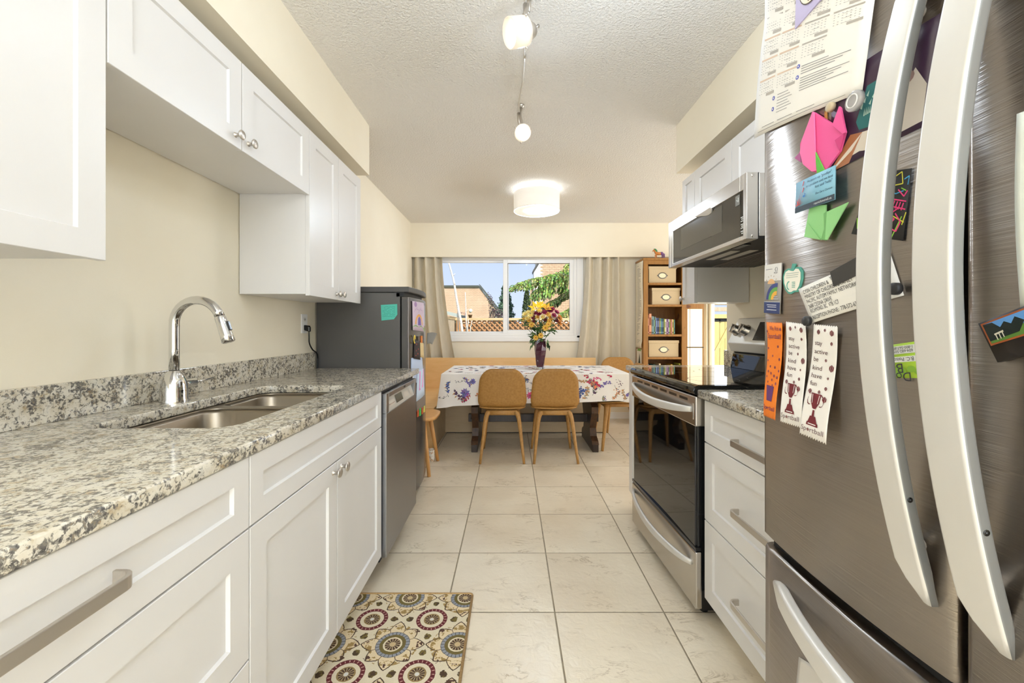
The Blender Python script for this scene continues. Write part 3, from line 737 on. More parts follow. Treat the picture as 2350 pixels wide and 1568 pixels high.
# calendar sheet with twelve months
S = Sheet((1772, -60), (2034, -150), (1985, 211), (1735, 318), .002, bulge=lambda a, t: .002+.004*math.sin(PI*t*1.3)*(1-a)+(.05*max(0, t-.72)*(1-a) if a < .5 else 0))
S.body('calendar_sheet', paper, 'large white year-calendar sheet sticking out past the steel refrigerator edge', 'calendar', nu=12, nv=16)
bars, tan, lines, dots = [], [], [], []
x0s, wS = (.045, .275, .51, .745), .205
for ci in range(4):
    for ri in range(6):
        t0 = .995-.128*ri-(.0 if ci else 0); t1 = t0-.112
        if ci > 1 and ri > 4-(ci == 3): continue
        if t1 < .14: continue
        a0 = x0s[ci]; (tan if ri > 2 and ci < 2 else bars).append((a0, a0+wS, t0-.010, t0))
        bars.append((a0+wS*.5, a0+wS, t1, t1+.018))
        for r in range(5):
            for c_ in range(7):
                if (r*7+c_+ri*3+ci) % 9 == 0: continue
                dots.append((a0+.006+c_*.028, a0+.016+c_*.028, t0-.026-r*.016, t0-.0225-r*.016))
        for r in range(3): lines.append((a0+.07, a0+.135, t0-.030-r*.03, t0-.0285-r*.03)); 
for k in range(10): lines.append((.53, .53+.22+.05*((k*7) % 4), .335-.016*k-(.012 if k > 3 else 0), .340-.016*k-(.012 if k > 3 else 0)))
for k in range(7): lines.append((.30, .42+.02*(k % 3), .215-.019*k, .219-.019*k))
for k in range(3): lines.append((.12+.2*k, .28+.2*k, .045, .049)); lines.append((.06, .9, .024, .0265))
S.rects('month_header', flat(178, 172, 166, .8), bars); S.rects('month_header', flat(216, 190, 170, .8), tan); S.rects('text_line', flat(150, 148, 150, .8), lines); S.rects('day_number', flat(168, 166, 168, .8), dots)
S.part('badge', flat(92, 100, 190, .8), [[(c[0]+(.017 if i % 2 else .013)*math.cos(PI*i/9), c[1]+(.016 if i % 2 else .012)*math.sin(PI*i/9)) for i in range(18)] for c in ((.50, .345), (.50, .275), (.255, .205), (.255, .135))])
S.part('badge_center', paper, [disc(c, .006, 10) for c in ((.50, .345), (.50, .275), (.255, .205), (.255, .135))], .001)
# lilac magnet with a tree on it
S = Sheet((1838, -62), (1912, -70), (1912, 0), (1834, 67), .008)
S.body('tree_magnet', flat(186, 176, 214, .5), 'lilac pointed magnet with a painted bare tree on the calendar sheet', 'magnet', thick=.004, outline=[(0, 1), (.5, 1.1), (1, 1), (.96, .28), (0, 0)])
S.part('medallion', flat(240, 232, 208, .6), [disc((.44, .62), .30, 24)], .0006); S.part('medallion_rim', flat(90, 70, 50, .6), [disc((.44, .62), .325, 24)], .0003)
br = []
def twig(a, t, ang, l, w, d):
    a2, t2 = a+l*math.cos(ang), t+l*math.sin(ang); n_ = (-math.sin(ang)*w, math.cos(ang)*w)
    br.append([(a-n_[0], t-n_[1]), (a2-n_[0]*.6, t2-n_[1]*.6), (a2+n_[0]*.6, t2+n_[1]*.6), (a+n_[0], t+n_[1])])
    if d:
        for k in (-.6, .15, .7): twig(a2, t2, ang+k, l*.72, w*.65, d-1)
twig(.44, .36, PI/2, .14, .018, 3); S.part('tree_drawing', flat(104, 56, 34, .6), br, .0009)

# big photo behind the tulip and both handles
S = Sheet((1912, 190), (2160, 30), (2126, 288), (1905, 398), .0008)
S.body('photograph', flat(64, 44, 66, .35), 'dark purple photo print showing a teal mitten, behind the pink paper tulip', 'photo', nu=8, nv=6)
S.part('photo_floor', flat(222, 212, 200, .4), [[(.05, .03), (.62, .03), (.60, .22), (.40, .26), (.22, .14)], [(.74, .05), (.97, .06), (.97, .40), (.86, .62), (.75, .42)]])
S.part('photo_table', flat(168, 108, 70, .4), [[(.0, .0), (.26, .0), (.40, .26), (.26, .30)]])
S.part('photo_mitten', flat(36, 112, 116, .4), [[(.32, .40), (.36, .30), (.46, .28), (.50, .40), (.53, .72), (.42, .72)]], .0009)
S.part('photo_knit', flat(186, 214, 200, .4), [[(.36+.03*k, .52+.05*(k % 3)), (.38+.03*k, .50+.05*(k % 3)), (.39+.03*k, .56+.05*(k % 3))] for k in range(5)]+[[(.40+.02*k, .42), (.415+.02*k, .42), (.41+.02*k, .50)] for k in range(4)], .0011)
S.part('photo_figure', flat(150, 120, 116, .4), [disc((.80, .56), .06, 12), [(.70, .30), (.76, .28), (.80, .5), (.74, .62)]], .0009)
S = Sheet((1893, 256), (1900, 252), (1900, 330), (1893, 335), .0006); S.body('photograph', flat(196, 142, 74, .5), 'orange strip of a print peeking out beside the pink tulip', 'photo')

def solid_poly(name, m, px, e, thick, label, cat, group=None, parent=None, lift=None):
    pts = [fpx(u, v, e+(lift[i] if lift else 0)) for i, (u, v) in enumerate(px)]
    mb = MB(); mb.prism(pts, (thick, 0, 0)); c = sum(pts, Vector())/len(pts)
    o = mb.build(name, m, parent, loc=None if parent else c, bevel=.0004)
    if label: tag(o, label, cat, group)
    return o
# origami tulip with its leaf
pink = flat(236, 92, 158, .7); pink2 = flat(206, 62, 128, .7); pink3 = flat(244, 116, 174, .7)
tu = solid_poly('paper_tulip', pink, [(1866, 257), (1836, 330), (1836, 352), (1842, 377), (1862, 394), (1874, 396), (1896, 390), (1927, 347), (1939, 303), (1925, 248), (1911, 285)], .006, .004, 'pink origami tulip head held on the steel refrigerator by a blue card', 'origami')
solid_poly('petal', pink3, [(1864, 256), (1868, 258), (1870, 330), (1872, 392), (1862, 394), (1842, 377), (1835, 350), (1840, 320)], .009, .002, None, None, parent=tu)
solid_poly('petal', pink, [(1925, 244), (1929, 248), (1940, 304), (1933, 308), (1909, 288)], .011, .003, None, None, parent=tu)
solid_poly('fold', pink2, [(1936, 306), (1915, 322), (1926, 347), (1930, 334)], .0105, .002, None, None, parent=tu)
solid_poly('fold_under', flat(176, 96, 150, .7), [(1823, 363), (1836, 348), (1839, 374)], .004, .001, None, None, parent=tu)
grn, grn2, grn3 = flat(148, 208, 140, .7), flat(116, 176, 108, .7), flat(98, 186, 72, .7)
le = solid_poly('paper_leaf', grn, [(1858, 474), (1894, 470), (1893, 520), (1884, 551), (1845, 544), (1852, 505)], .006, .003, 'pale green origami leaf and stem below the blue card', 'origami')
solid_poly('leaf_blade', grn, [(1897, 486), (1946, 464), (1897, 551), (1893, 549)], .008, .002, None, None, parent=le)
solid_poly('leaf_fold', grn2, [(1890, 490), (1898, 484), (1896, 552), (1885, 550), (1891, 525)], .0075, .001, None, None, parent=le)
solid_poly('leaf_fold', grn2, [(1852, 509), (1855, 512), (1884, 548), (1882, 551)], .0095, .0008, None, None, parent=le)
solid_poly('stem_tip', grn3, [(1868, 345), (1872, 350), (1893, 394), (1889, 402), (1875, 404), (1872, 375)], .0085, .002, None, None, parent=le)
# blue card
S = Sheet((1841, 421), (1932, 379), (1931, 458), (1838, 490), .010)
S.body('quote_card', flat(128, 178, 202, .5), 'light blue quotation card magnet across the origami tulip stem', 'card', nu=2, nv=2, thick=.0016)
S.rects('card_band', flat(52, 66, 80, .5), [(0, 1, 0, .17)], .0012)
S.text('lettering', flat(44, 62, 84, .6), [('He cannot say "goodbye"', .33, .84, .0042, 0, .60*S.w), ('to a problem until we have', .30, .70, .0042, 0, .66*S.w), ('first said "hello"', .54, .57, .0042, 0, .41*S.w), ('Ellen Gerry Clemson', .56, .36, .0034, 0, .39*S.w)], .0014)
S.text('web_lettering', flat(226, 230, 232, .6), [('rasrichmond.ca', .53, .055, .0042, 0, .41*S.w)], .0016)
rd = flat(206, 74, 70, .6); q = []
for a, t, dx, dy, w in ((.06, .22, .05, .22, .012), (.08, .22, -.03, .2, .012), (.10, .22, .07, .14, .012), (.05, .2, -.03, .09, .012), (.12, .22, .10, .06, .014), (.08, .24, .11, .56, .004), (.10, .24, .13, .42, .004)):
    q.append([(a-w, t), (a+w, t), (a+dx+w*.3, t+dy), (a+dx-w*.3, t+dy)])
for a, t in ((.195, .80), (.195, .60)): q.append([(a, t), (a+.02, t), (a+.055, t+.14), (a+.03, t+.14)])
S.part('reed_drawing', rd, q, .0014); S.part('bird_drawing', flat(56, 120, 190, .6), [disc((.25, .46), .04, 10, .8), disc((.275, .52), .018, 8)], .0014)
# scratch art
S = Sheet((2004, 400), (2096, 386), (2076, 553), (1957, 537), .002)
S.body('scratch_art', flat(38, 36, 34, .6), 'black scratch-art paper with neon pink and yellow lines between the two long handles', 'drawing', nu=2, nv=2)
def strokes(name, m, L, w=.010):
    q = []
    for P0 in L:
        for (a, t), (b_, u_) in zip(P0, P0[1:]):
            dx, dy = b_-a, u_-t; l = math.hypot(dx, dy) or 1; nx_, ny_ = -dy/l*w, dx/l*w*.8
            q.append([(a-nx_, t-ny_), (b_-nx_, u_-ny_), (b_+nx_, u_+ny_), (a+nx_, t+ny_)])
    S.part(name, m, q, .0008)
strokes('yellow_line', flat(226, 220, 70, .6), [[(.40, .82), (.58, .88), (.80, .97), (.86, .80), (.62, .78), (.60, .84)], [(.36, .74), (.52, .72), (.55, .84)], [(.95, .22), (1.0, .40)], [(.70, .36), (.98, .26)]])
strokes('pink_line', flat(240, 60, 130, .6), [[(.40, .62), (.98, .55)], [(.42, .52), (.98, .44)]]+[[(.42+.06*k, .52-.012*k), (.45+.06*k, .61-.01*k)] for k in range(9)]+[[(.55, .46), (.75, .40), (.85, .46)], [(.58, .34), (.80, .30), (.70, .18), (.86, .12), (.92, .26), (.80, .38)], [(.5, .2), (.66, .06)], [(.52, .10), (.70, .14)], [(.56, .05), (.72, .02)], [(.78, .72), (.92, .62), (.98, .7)]], .012)
strokes('blue_line', flat(70, 170, 220, .6), [[(.88, .86), (.98, .90), (.97, .78)], [(.62, .70), (.74, .66), (.9, .7)]])
strokes('green_line', flat(150, 210, 70, .6), [[(.84, .74), (.95, .70)], [(.93, .34), (.80, .02)], [(.02, .28), (.10, .10)]])
# black strip magnet and address sheet
S = Sheet((1835, 664), (2046, 580), (2078, 678), (1866, 742), .002, bulge=lambda a, t: .004*math.sin(PI*a)*(.4+.6*t))
S.body('address_note', paper, 'crumpled white note with a printed address pinned under the left long handle', 'note', nu=16, nv=6)
S.text('lettering', flat(60, 58, 60, .8), [("CYSN CHILDREN &", .055, .80, .0072, 0, .36*S.w), ('MINISTRY OF CHILDREN & FAMILY', .055, .66, .0072, 0, .60*S.w), ('PACIFIC AUTISM FAMILY NETWORK', .055, .52, .0072, 0, .62*S.w), ('3688 CESSNA DRIVE', .055, .38, .0072, 0, .32*S.w), ('RICHMOND, BC  V7B 1C7', .055, .25, .0072, 0, .38*S.w), ('RECEPTION PHONE:  778-572-637', .055, .07, .0072, 0, .57*S.w), ("YOUTH'S", .44, .86, .0072, 0, .16*S.w)], .001)
solid_poly('strip_magnet', flat(64, 61, 58, .6), [(1904, 624), (1992, 575), (1994, 618), (1912, 658)], .008, .002, 'dark grey rectangular strip magnet tilted over the address note', 'magnet')
def round_magnet(name, u, v, r, m, label, e=.0, h=.008):
    c = fpx(u, v, .003+e); o = MB().lathe([(r, 0), (r, h-.0015), (r-.0015, h), (.0005, h)], (0, 0, 0), (-1, 0, 0), 22, caps=True).build(name, m, None, loc=(0, 0, 0)); o.location = c
    return tag(o, label, 'magnet')
round_magnet('round_magnet', 1856, 737, .0085, flat(46, 46, 48, .4), 'black round magnet at the lower left corner of the address note', .003)
round_magnet('round_magnet', 2060, 663, .0085, flat(46, 46, 48, .4), 'black round magnet between the two long steel handles', .003)
round_magnet('round_magnet', 1911, 246, .0075, flat(196, 178, 148, .5), 'small beige round magnet just below the calendar sheet', .0)
cm = round_magnet('clear_magnet', 1966, 232, .0150, mat('clear_plastic', C(222, 220, 222), .06, 0, Transmission_Weight=.55, IOR=1.45), 'clear plastic round magnet at the calendar sheet corner', .010, .007)
MB().lathe([(.0085, .0072), (.0095, .0085), (.0105, .0072)], (0, 0, 0), (-1, 0, 0), 22).build('rim', flat(232, 230, 232, .1), cm)
# rainbow card
S = Sheet((1759, 609), (1798, 603), (1793, 721), (1757, 718), .0025)
S.body('rainbow_card', flat(150, 146, 142, .4), 'tall grey, white and navy card magnet with a rainbow at the refrigerator edge', 'card', nu=2, nv=2, thick=.002)
S.rects('card_top', flat(226, 224, 222, .5), [(.0, 1, .66, 1)], .0012); S.rects('card_base', flat(44, 60, 112, .5), [(0, 1, 0, .23)], .0012); S.rects('card_line', flat(235, 235, 235), [(0, 1, .23, .238)], .0014)
S.part('sun_drawing', flat(226, 180, 130, .5), [[(.22+.30*0, .60), (.68, .60)]+[(.45+.23*math.cos(a), .60+.10*math.sin(a)) for a in (.3, .7, 1.1, 1.5, 1.9, 2.3, 2.7)]], .0015)
for k, cc in enumerate(((54, 66, 130), (104, 168, 78), (236, 176, 70))):
    r0, r1 = .62-.15*k, .47-.15*k; arc = lambda r, i: (.78-r*math.cos(i), .28+(.33*r/.62)*math.sin(i)*1.0)
    S.part('rainbow_band', flat(*cc, .5), [[arc(r0, i*.13), arc(r0, i*.13+.13), arc(r1, i*.13+.13), arc(r1, i*.13)] for i in range(13)], .0017)
S.part('ray', flat(150, 124, 90, .5), [[(.45+.28*math.cos(a), .62+.12*math.sin(a)), (.45+.36*math.cos(a-.06), .62+.155*math.sin(a-.06)), (.45+.36*math.cos(a+.06), .62+.155*math.sin(a+.06))] for a in (.5, 1.1, 1.6, 2.1, 2.7)], .0015)
S.text('lettering', flat(48, 50, 66, .6), [('MCAP', .60, .80, .0035), ], .0015)
S.part('emblem', flat(48, 50, 66, .6), [[(.66, .885), (.72, .93), (.70, .93), (.64, .885), (.70, .845), (.72, .845)], [(.80, .885), (.74, .93), (.76, .93), (.82, .885), (.76, .845), (.74, .845)]], .0015)
S.rects('text_line', flat(214, 216, 226), [(.2, .8, .165, .178), (.25, .8, .125, .138), (.2, .82, .065, .078), (.45, .85, .33, .342), (.4, .9, .29, .302)], .0015); S.rects('text_line', flat(70, 72, 110), [(.1, .5, .895, .903)], .0015)
# apple magnet
ap = [(.30, .86), (.12, .80), (.02, .62), (.03, .40), (.14, .18), (.30, .04), (.45, .02), (.60, .07), (.76, .06), (.90, .22), (.98, .48), (.97, .72), (.86, .86), (.70, .88), (.58, .80), (.66, .98), (.50, 1.0), (.44, .82)]
S = Sheet((1797, 608), (1846, 602), (1844, 673), (1798, 679), .0015)
S.body('apple_magnet', flat(86, 164, 150, .5), 'apple-shaped white magnet with a teal rim beside the rainbow card', 'magnet', thick=.003, outline=ap)
S.part('apple_face', flat(240, 238, 226, .5), [[(.5+(a-.5)*.84, .46+(t-.46)*.86) for a, t in ap[:15]+ap[17:]]], .0005)
S.rects('text_line', flat(176, 188, 184), [(.22, .82, .68, .70), (.22, .80, .615, .635), (.22, .78, .55, .57)], .0008)
S.part('apple_drawing', flat(104, 176, 164, .5), [[(.38+.16*math.cos(a), .30+.15*math.sin(a)) for a in (1.6, 2.1, 2.6, 3.1, 3.6, 4.1, 4.6)]+[(.38+.10*math.cos(a), .30+.11*math.sin(a)) for a in (4.6, 4.1, 3.6, 3.1, 2.6, 2.1, 1.6)]]+[[(.50, .22+.055*k), (.66, .215+.055*k), (.66, .235+.055*k), (.50, .24+.055*k)] for k in range(4)], .0008)
# award ribbons
def ball_spots(S, name, m, L):
    q = []
    for a, t, r in L:
        k = S.h/S.w
        for i in range(3):
            b0, b1 = -1+.70*i, -1+.70*i+.5; pts = []
            for j in range(5):
                y = -1+2*j/4; w_ = math.sqrt(max(0, 1-y*y*.97)); pts.append((max(-w_, min(w_, b0+.15*y)), y))
            for j in range(5):
                y = 1-2*j/4; w_ = math.sqrt(max(0, 1-y*y*.97)); pts.append((max(-w_, min(w_, b1+.15*y)), y))
            q.append([(a+r*x*k*.9, t+r*y) for x, y in pts])
    S.part(name, m, q, .0010)
def zig(n, base, amp, flip=False):
    return [(i/(2*n), base+(amp if i % 2 else 0)) for i in range(2*n+1)]
def ribbon(corners, m, label, lift):
    S = Sheet(*corners, lift, bulge=lambda a, t: .003*math.sin(5.5*t+1)+.006*(1-t)*.8)
    mb = MB(); c = S.P(.5, .5)
    n = 22; bot = zig(11, -.012, .018); topz = zig(11, .99, .012)
    vs = []; fs_ = []
    for j in range(13):
        for i in range(23):
            t = j/12; a = i/22
            if j == 0: a, t = bot[i]
            if j == 12: a, t = topz[i]
            vs.append(S.P(a, t))
    fs_ = [(j*23+i, j*23+i+1, (j+1)*23+i+1, (j+1)*23+i) for j in range(12) for i in range(22)]
    mb.add(vs, fs_, True); o = mb.build('award_ribbon', m, None, loc=c, thick=.0005); tag(o, label, 'ribbon', 'award ribbons'); S.o = o; return S
mar = flat(112, 34, 42, .7); white = flat(238, 234, 230, .8)
def trophy(S, m, cx=.46, cy=.24, w=.30, h=.17):
    X = lambda x: cx+x*w; T = lambda y: cy+y*h
    q = [[(X(-.62), T(.92)), (X(.62), T(.92)), (X(.55), T(.45)), (X(.2), T(.12)), (X(-.2), T(.12)), (X(-.55), T(.45))], [(X(-.10), T(.12)), (X(.10), T(.12)), (X(.16), T(-.28)), (X(-.16), T(-.28))],
         [(X(-.34), T(-.28)), (X(.34), T(-.28)), (X(.58), T(-.62)), (X(-.58), T(-.62))], [(X(-.68), T(-.62)), (X(.68), T(-.62)), (X(.74), T(-.80)), (X(-.74), T(-.80))]]
    for sg in (-1, 1):
        A = [(X(sg*(.62+.42*math.sin(a))), T(.66+.24*math.cos(a)-.10*math.sin(a)-.12*a/3)) for a in (0, .5, 1, 1.6, 2.2, 2.8, 3.2)]
        for p, r_ in zip(A, A[1:]):
            q.append([(p[0]-.008, p[1]-.004), (r_[0]-.008, r_[1]-.004), (r_[0]+.008, r_[1]+.004), (p[0]+.008, p[1]+.004)])
    S.part('trophy_print', m, q, .0011)
    S.part('trophy_shine', white, [[(X(-.48), T(.86)), (X(-.40), T(.86)), (X(-.32), T(.40)), (X(-.38), T(.40))], [(X(.40), T(.86)), (X(.48), T(.86)), (X(.38), T(.40)), (X(.32), T(.40))], [(X(-.22), T(.11)), (X(.22), T(.11)), (X(.22), T(.05)), (X(-.22), T(.05))], [(X(-.5), T(-.68)), (X(.5), T(-.68)), (X(.5), T(-.73)), (X(-.5), T(-.73))]], .0013)
def slogan(S, kx):
    w = S.w; tx = (('stay', .82, .30), ('active', .745, .54), ('be', .675, .19), ('kind', .60, .38), ('have', .53, .42), ('fun', .46, .27))
    S.text('slogan', flat(98, 70, 72, .7), [(s_, .12+kx, t, .0078, 0, f*w) for s_, t, f in tx], .001)
    ball_spots(S, 'ball_print', mar, [(.25, .935, .022), (.52, .955, .014), (.80, .935, .026), (.80, .845, .016), (.62, .695, .014), (.86, .635, .030), (.78, .545, .012), (.76, .455, .017), (.18, .405, .022), (.54, .415, .016), (.78, .36, .026), (.44, .35, .014)])
    S.text('team_lettering', flat(130, 108, 108, .7), [('Sp', .06, .045, .0088, 0, .20*w), ('rtball', .40, .045, .0088, 0, .50*w)], .001); ball_spots(S, 'ball_print', mar, [(.33, .062, .015)])
S = ribbon(((1763, 739), (1799, 741), (1791, 963), (1764, 952)), flat(240, 128, 34, .7), 'orange award ribbon with purple print, first of three under the rainbow card', .003)
pur = flat(108, 50, 96, .7)
S.text('slogan', pur, [('We Are', .22, .915, .009, 0, .58*S.w), ('Sportball!', .08, .83, .010, 0, .86*S.w)], .001)
ball_spots(S, 'ball_print', pur, [(.9, .93, .016), (.05, .90, .014), (.75, .75, .015), (.1, .72, .012), (.42, .645, .013), (.88, .62, .016), (.1, .59, .012), (.30, .53, .014), (.64, .53, .016), (.92, .50, .014), (.18, .475, .014), (.40, .46, .015), (.64, .44, .016), (.86, .43, .016), (.12, .42, .012), (.52, .395, .014), (.82, .365, .016), (.24, .365, .012), (.60, .34, .012)])
S.part('cup_print', flat(100, 52, 110, .7), [[(.18, .33), (.74, .33), (.66, .17), (.26, .17)]], .001)
S.text('team_lettering', pur, [('Sp', .04, .075, .0088, 0, .24*S.w), ('rtball', .36, .075, .0088, 0, .56*S.w)], .001); ball_spots(S, 'ball_print', pur, [(.31, .09, .014)])
S = ribbon(((1808, 738), (1853, 744), (1853, 981), (1803, 966)), white, 'white award ribbon with a maroon trophy, next to the orange ribbon', .003); slogan(S, .03); trophy(S, mar)
S = ribbon(((1875, 744), (1930, 749), (1913, 1018), (1851, 993)), white, 'white award ribbon with a maroon trophy, nearest the long steel handle', .005); slogan(S, .0); trophy(S, mar)
# green sticker hanging upside down
S = Sheet((2010, 797), (2122, 781), (2128, 868), (2026, 868), .0012)
S.body('poison_sticker', flat(172, 206, 60, .5), 'green and white upside-down phone sticker between the long steel handles', 'sticker', nu=2, nv=2)
S.rects('white_band', flat(238, 238, 232, .6), [(0, 1, .70, .93), (0, 1, .46, .62)]); S.part('green_blob', flat(140, 186, 60, .5), [disc((.72, .25), .09, 14), disc((.88, .18), .10, 14), disc((.45, .2), .16, 14)], .0009)
S.text('lettering', ink, [('604-682-5050', .80, .81, .0038, 180, .44*S.w), ('1-800-567-8911', .80, .91, .0038, 180, .46*S.w), ('B.C. Poison', .80, .59, .0050, 180, .46*S.w), ('Be', .55, .42, .013, 180), ('Do', .70, .16, .012, 180)], .0012)
# on the near door
S = Sheet((2258, 743), (2425, 680), (2470, 790), (2303, 832), .0045)
S.body('framed_photo_magnet', flat(36, 30, 28, .35), 'dark photo magnet with an orange border on the nearer refrigerator door', 'magnet', nu=2, nv=2, thick=.004)
S.rects('photo_border', flat(160, 84, 40, .4), [(.03, .97, .40, .96)], .0024); S.rects('photo_sky', flat(92, 146, 206, .4), [(.06, .94, .66, .92)], .0027); S.rects('photo_lawn', flat(84, 122, 50, .4), [(.06, .94, .44, .66)], .0027)
S.part('photo_tree', flat(26, 34, 30, .4), [[(.06, .50), (.5, .52), (.62, .72), (.52, .86), (.44, .74), (.36, .84), (.28, .74), (.2, .9), (.06, .92)], disc((.75, .72), .1, 10)], .0029)
S.part('photo_pavilion', flat(206, 200, 180, .4), [[(.16, .60), (.30, .62), (.30, .66), (.16, .64)], [(.17, .48), (.185, .48), (.185, .62), (.17, .62)], [(.22, .49), (.235, .49), (.235, .62), (.22, .62)], [(.27, .50), (.285, .50), (.285, .62), (.27, .62)]], .0031)
S = Sheet((2338, 262), (2460, 215), (2480, 680), (2347, 712), .002, bulge=lambda a, t: .004*math.sin(PI*t))
S.body('paper_sheet', flat(226, 230, 222, .8), 'white paper sheet at the edge of view on the nearer refrigerator door', 'paper')
def fz_px(u, v):
    y = .65
    for _ in range(12): y = (.530+.010*((y-.5)/.38)**2)*FPX/(u-U0)
    return Vector((0, y, H+(V0-v)*y/FPX))
S = Sheet((1836, 1508), (1895, 1545), (1895, 1640), (1828, 1590), .002, surf=None, px=fz_px)
S.surf = lambda y: .530+.010*((y-.5)/.38)**2
S.body('plastic_tag', flat(196, 192, 186, .3), 'small pale plastic tag on the freezer drawer behind its handle', 'tag')

# ------------------------------------------------------------------ things on the grey fridge
def gsheet(corners, m, label, name='paper', cat='paper', eps=.003, thick=.0006, bulge=None):
    S = Sheet(*corners, eps, bulge=bulge, surf=gs, px=lambda u, v: (lambda q: Vector((0, q[0], q[1])))(gpx(u, v)))
    S.body(name, m, label, cat, nu=6, nv=4, thick=thick); return S
S = gsheet(((944, 691), (971, 696), (972, 762), (945, 758)), flat(206, 188, 206, .8), 'lilac child drawing with an orange arch high on the grey fridge', 'drawing', 'drawing', .006)
S.part('arch_drawing', flat(226, 168, 92, .8), [[(.45+.3*math.cos(a), .22+.36*math.sin(a)), (.45+.3*math.cos(a+.35), .22+.36*math.sin(a+.35)), (.45+.22*math.cos(a+.35), .22+.28*math.sin(a+.35)), (.45+.22*math.cos(a), .22+.28*math.sin(a))] for a in [k*.35 for k in range(9)]], .001)
S.part('grass_drawing', flat(136, 172, 110, .8), [[(0, 0), (1, 0), (1, .17), (.8, .12), (.6, .2), (.4, .13), (.2, .2), (0, .14)]], .001); S.part('door_drawing', flat(118, 96, 168, .8), [[(.34, .2), (.58, .2), (.56, .42), (.46, .5), (.36, .42)]], .001)
S.part('scribble_drawing', flat(160, 130, 176, .8), [[(.1+.1*k, .62+.06*(k % 3)), (.2+.1*k, .7+.05*((k+1) % 3)), (.2+.1*k, .72+.05*((k+1) % 3)), (.1+.1*k, .64+.06*(k % 3))] for k in range(7)]+[disc((.2, .9), .09, 10)], .001)
gsheet(((960, 700), (973, 702), (974, 748), (962, 746)), flat(176, 204, 216, .8), 'pale blue page behind the lilac drawing on the grey fridge', eps=.003)
S = gsheet(((949, 781), (961, 783), (963, 826), (947, 823)), flat(44, 34, 36, .7), 'small dark scratch drawing with red marks under the yellow ring magnet', 'drawing', 'drawing', .005)
S.part('mark_drawing', flat(196, 74, 60, .7), [disc((.4, .8), .05, 8), disc((.7, .55), .05, 8), disc((.35, .45), .04, 8), disc((.6, .3), .05, 8), disc((.3, .18), .04, 8)], .001)
gsheet(((963, 786), (971, 788), (972, 822), (964, 820)), flat(214, 190, 140, .8), 'small tan printed card beside the dark scratch drawing', 'card', 'card')
gsheet(((943, 822), (968, 820), (972, 876), (942, 880)), flat(186, 200, 226, .8), 'pale blue printed sheet halfway up the grey fridge', eps=.002)
S = gsheet(((956, 851), (971, 846), (973, 905), (954, 922)), flat(198, 214, 236, .8), 'light blue page carrying a pink note on the grey fridge', eps=.004)
S.part('pink_note', flat(240, 128, 200, .8), [[(.25, .30), (.7, .35), (.95, .98), (.3, .95)]], .0012)
gsheet(((954, 914), (974, 898), (974, 936), (955, 945)), flat(128, 116, 106, .7), 'mottled brown and grey picture low on the grey fridge', 'picture', 'picture')
ring_ = MB(); y_, z_ = gpx(947.5, 779)
ring_.loft([[(gs(y_)+.012+.003*math.cos(b_), y_+(.024+.006*math.sin(b_))*math.cos(a)*.8, z_+(.024+.006*math.sin(b_))*math.sin(a)) for b_ in [k*PI/3 for k in range(6)]] for a in [k*PI/10 for k in range(17)]], smooth=True)
tag(ring_.build('letter_magnet', flat(238, 206, 70, .35), None, loc=(gs(y_)+.01, y_, z_)), 'yellow curved letter magnet on the grey fridge door', 'magnet')
for u, v, cc, w, h_, lb in ((966, 779, (226, 130, 50), .032, .05, 'orange letter magnet beside the yellow one on the grey fridge'), (958, 777, (70, 60, 50), .02, .03, 'small dark magnet between the yellow and orange magnets'), (957.5, 949, (216, 104, 62), .03, .045, 'red-orange letter magnet, lowest left of the bright row on the grey fridge'),
        (962.5, 946, (84, 200, 110), .03, .05, 'green letter magnet in the bright row low on the grey fridge'), (967.5, 943, (206, 96, 60), .03, .045, 'rust-red letter magnet beside the green one low on the grey fridge'), (972, 939, (226, 222, 110), .03, .045, 'pale yellow letter magnet ending the bright row on the grey fridge')):
    y_, z_ = gpx(u, v); x_ = gs(y_)+.0015
    o = MB().prism([(x_, y_+a*w, z_+b_*h_) for a, b_ in ((-.5, -.5), (-.18, -.5), (-.18, -.1), (.18, -.1), (.18, -.5), (.5, -.5), (.5, .5), (.18, .5), (.18, .15), (-.18, .15), (-.18, .5), (-.5, .5))], (.007, 0, 0)).build('letter_magnet', flat(*cc, .35), None, .001, loc=(x_, y_, z_))
    tag(o, lb, 'magnet')
# curled strip of paper sticking out from the far side of the door
y_, z_ = gpx(973, 770); P0 = Vector((gs(3.15)+.004, 3.15, 1.13))
tag(MB().grid(lambda a, t: P0+Vector((.01+.075*a*(1-.5*t), .01*a, -.085*t-.02*a+.02*math.sin(a*2))), 6, 6).build('paper_scrap', flat(150, 146, 140, .8), None, loc=P0, thick=.0006), 'grey paper scrap curling off the far edge of the grey fridge door', 'paper')
pts = [at(u, v, Y=gy0-.0015) for u, v in ((874, 700), (911.5, 698), (912, 722), (904, 733), (875.5, 736))]
S_ = MB().prism(pts, (0, -.0005, 0)).build('sticky_note', flat(86, 190, 172, .8), None, loc=sum(pts, Vector())/5); tag(S_, 'teal sticky note with handwriting on the side of the grey fridge', 'note')
mb = MB(); random.seed(3)
for k in range(7):
    for j in range(9):
        if random.random() < .25: continue
        a = at(878+3.2*j, 706+3.6*k+random.uniform(-1, 1)-.06*3.2*j, Y=gy0-.0022); b_ = at(878+3.2*j+2.4, 706+3.6*k+random.uniform(-1.4, 1.4)-.06*3.2*j, Y=gy0-.0022)
        mb.quad(a, b_, b_+Vector((0, 0, .0022)), a+Vector((0, 0, .0022)))
mb.build('handwriting', flat(52, 120, 112, .8), S_)

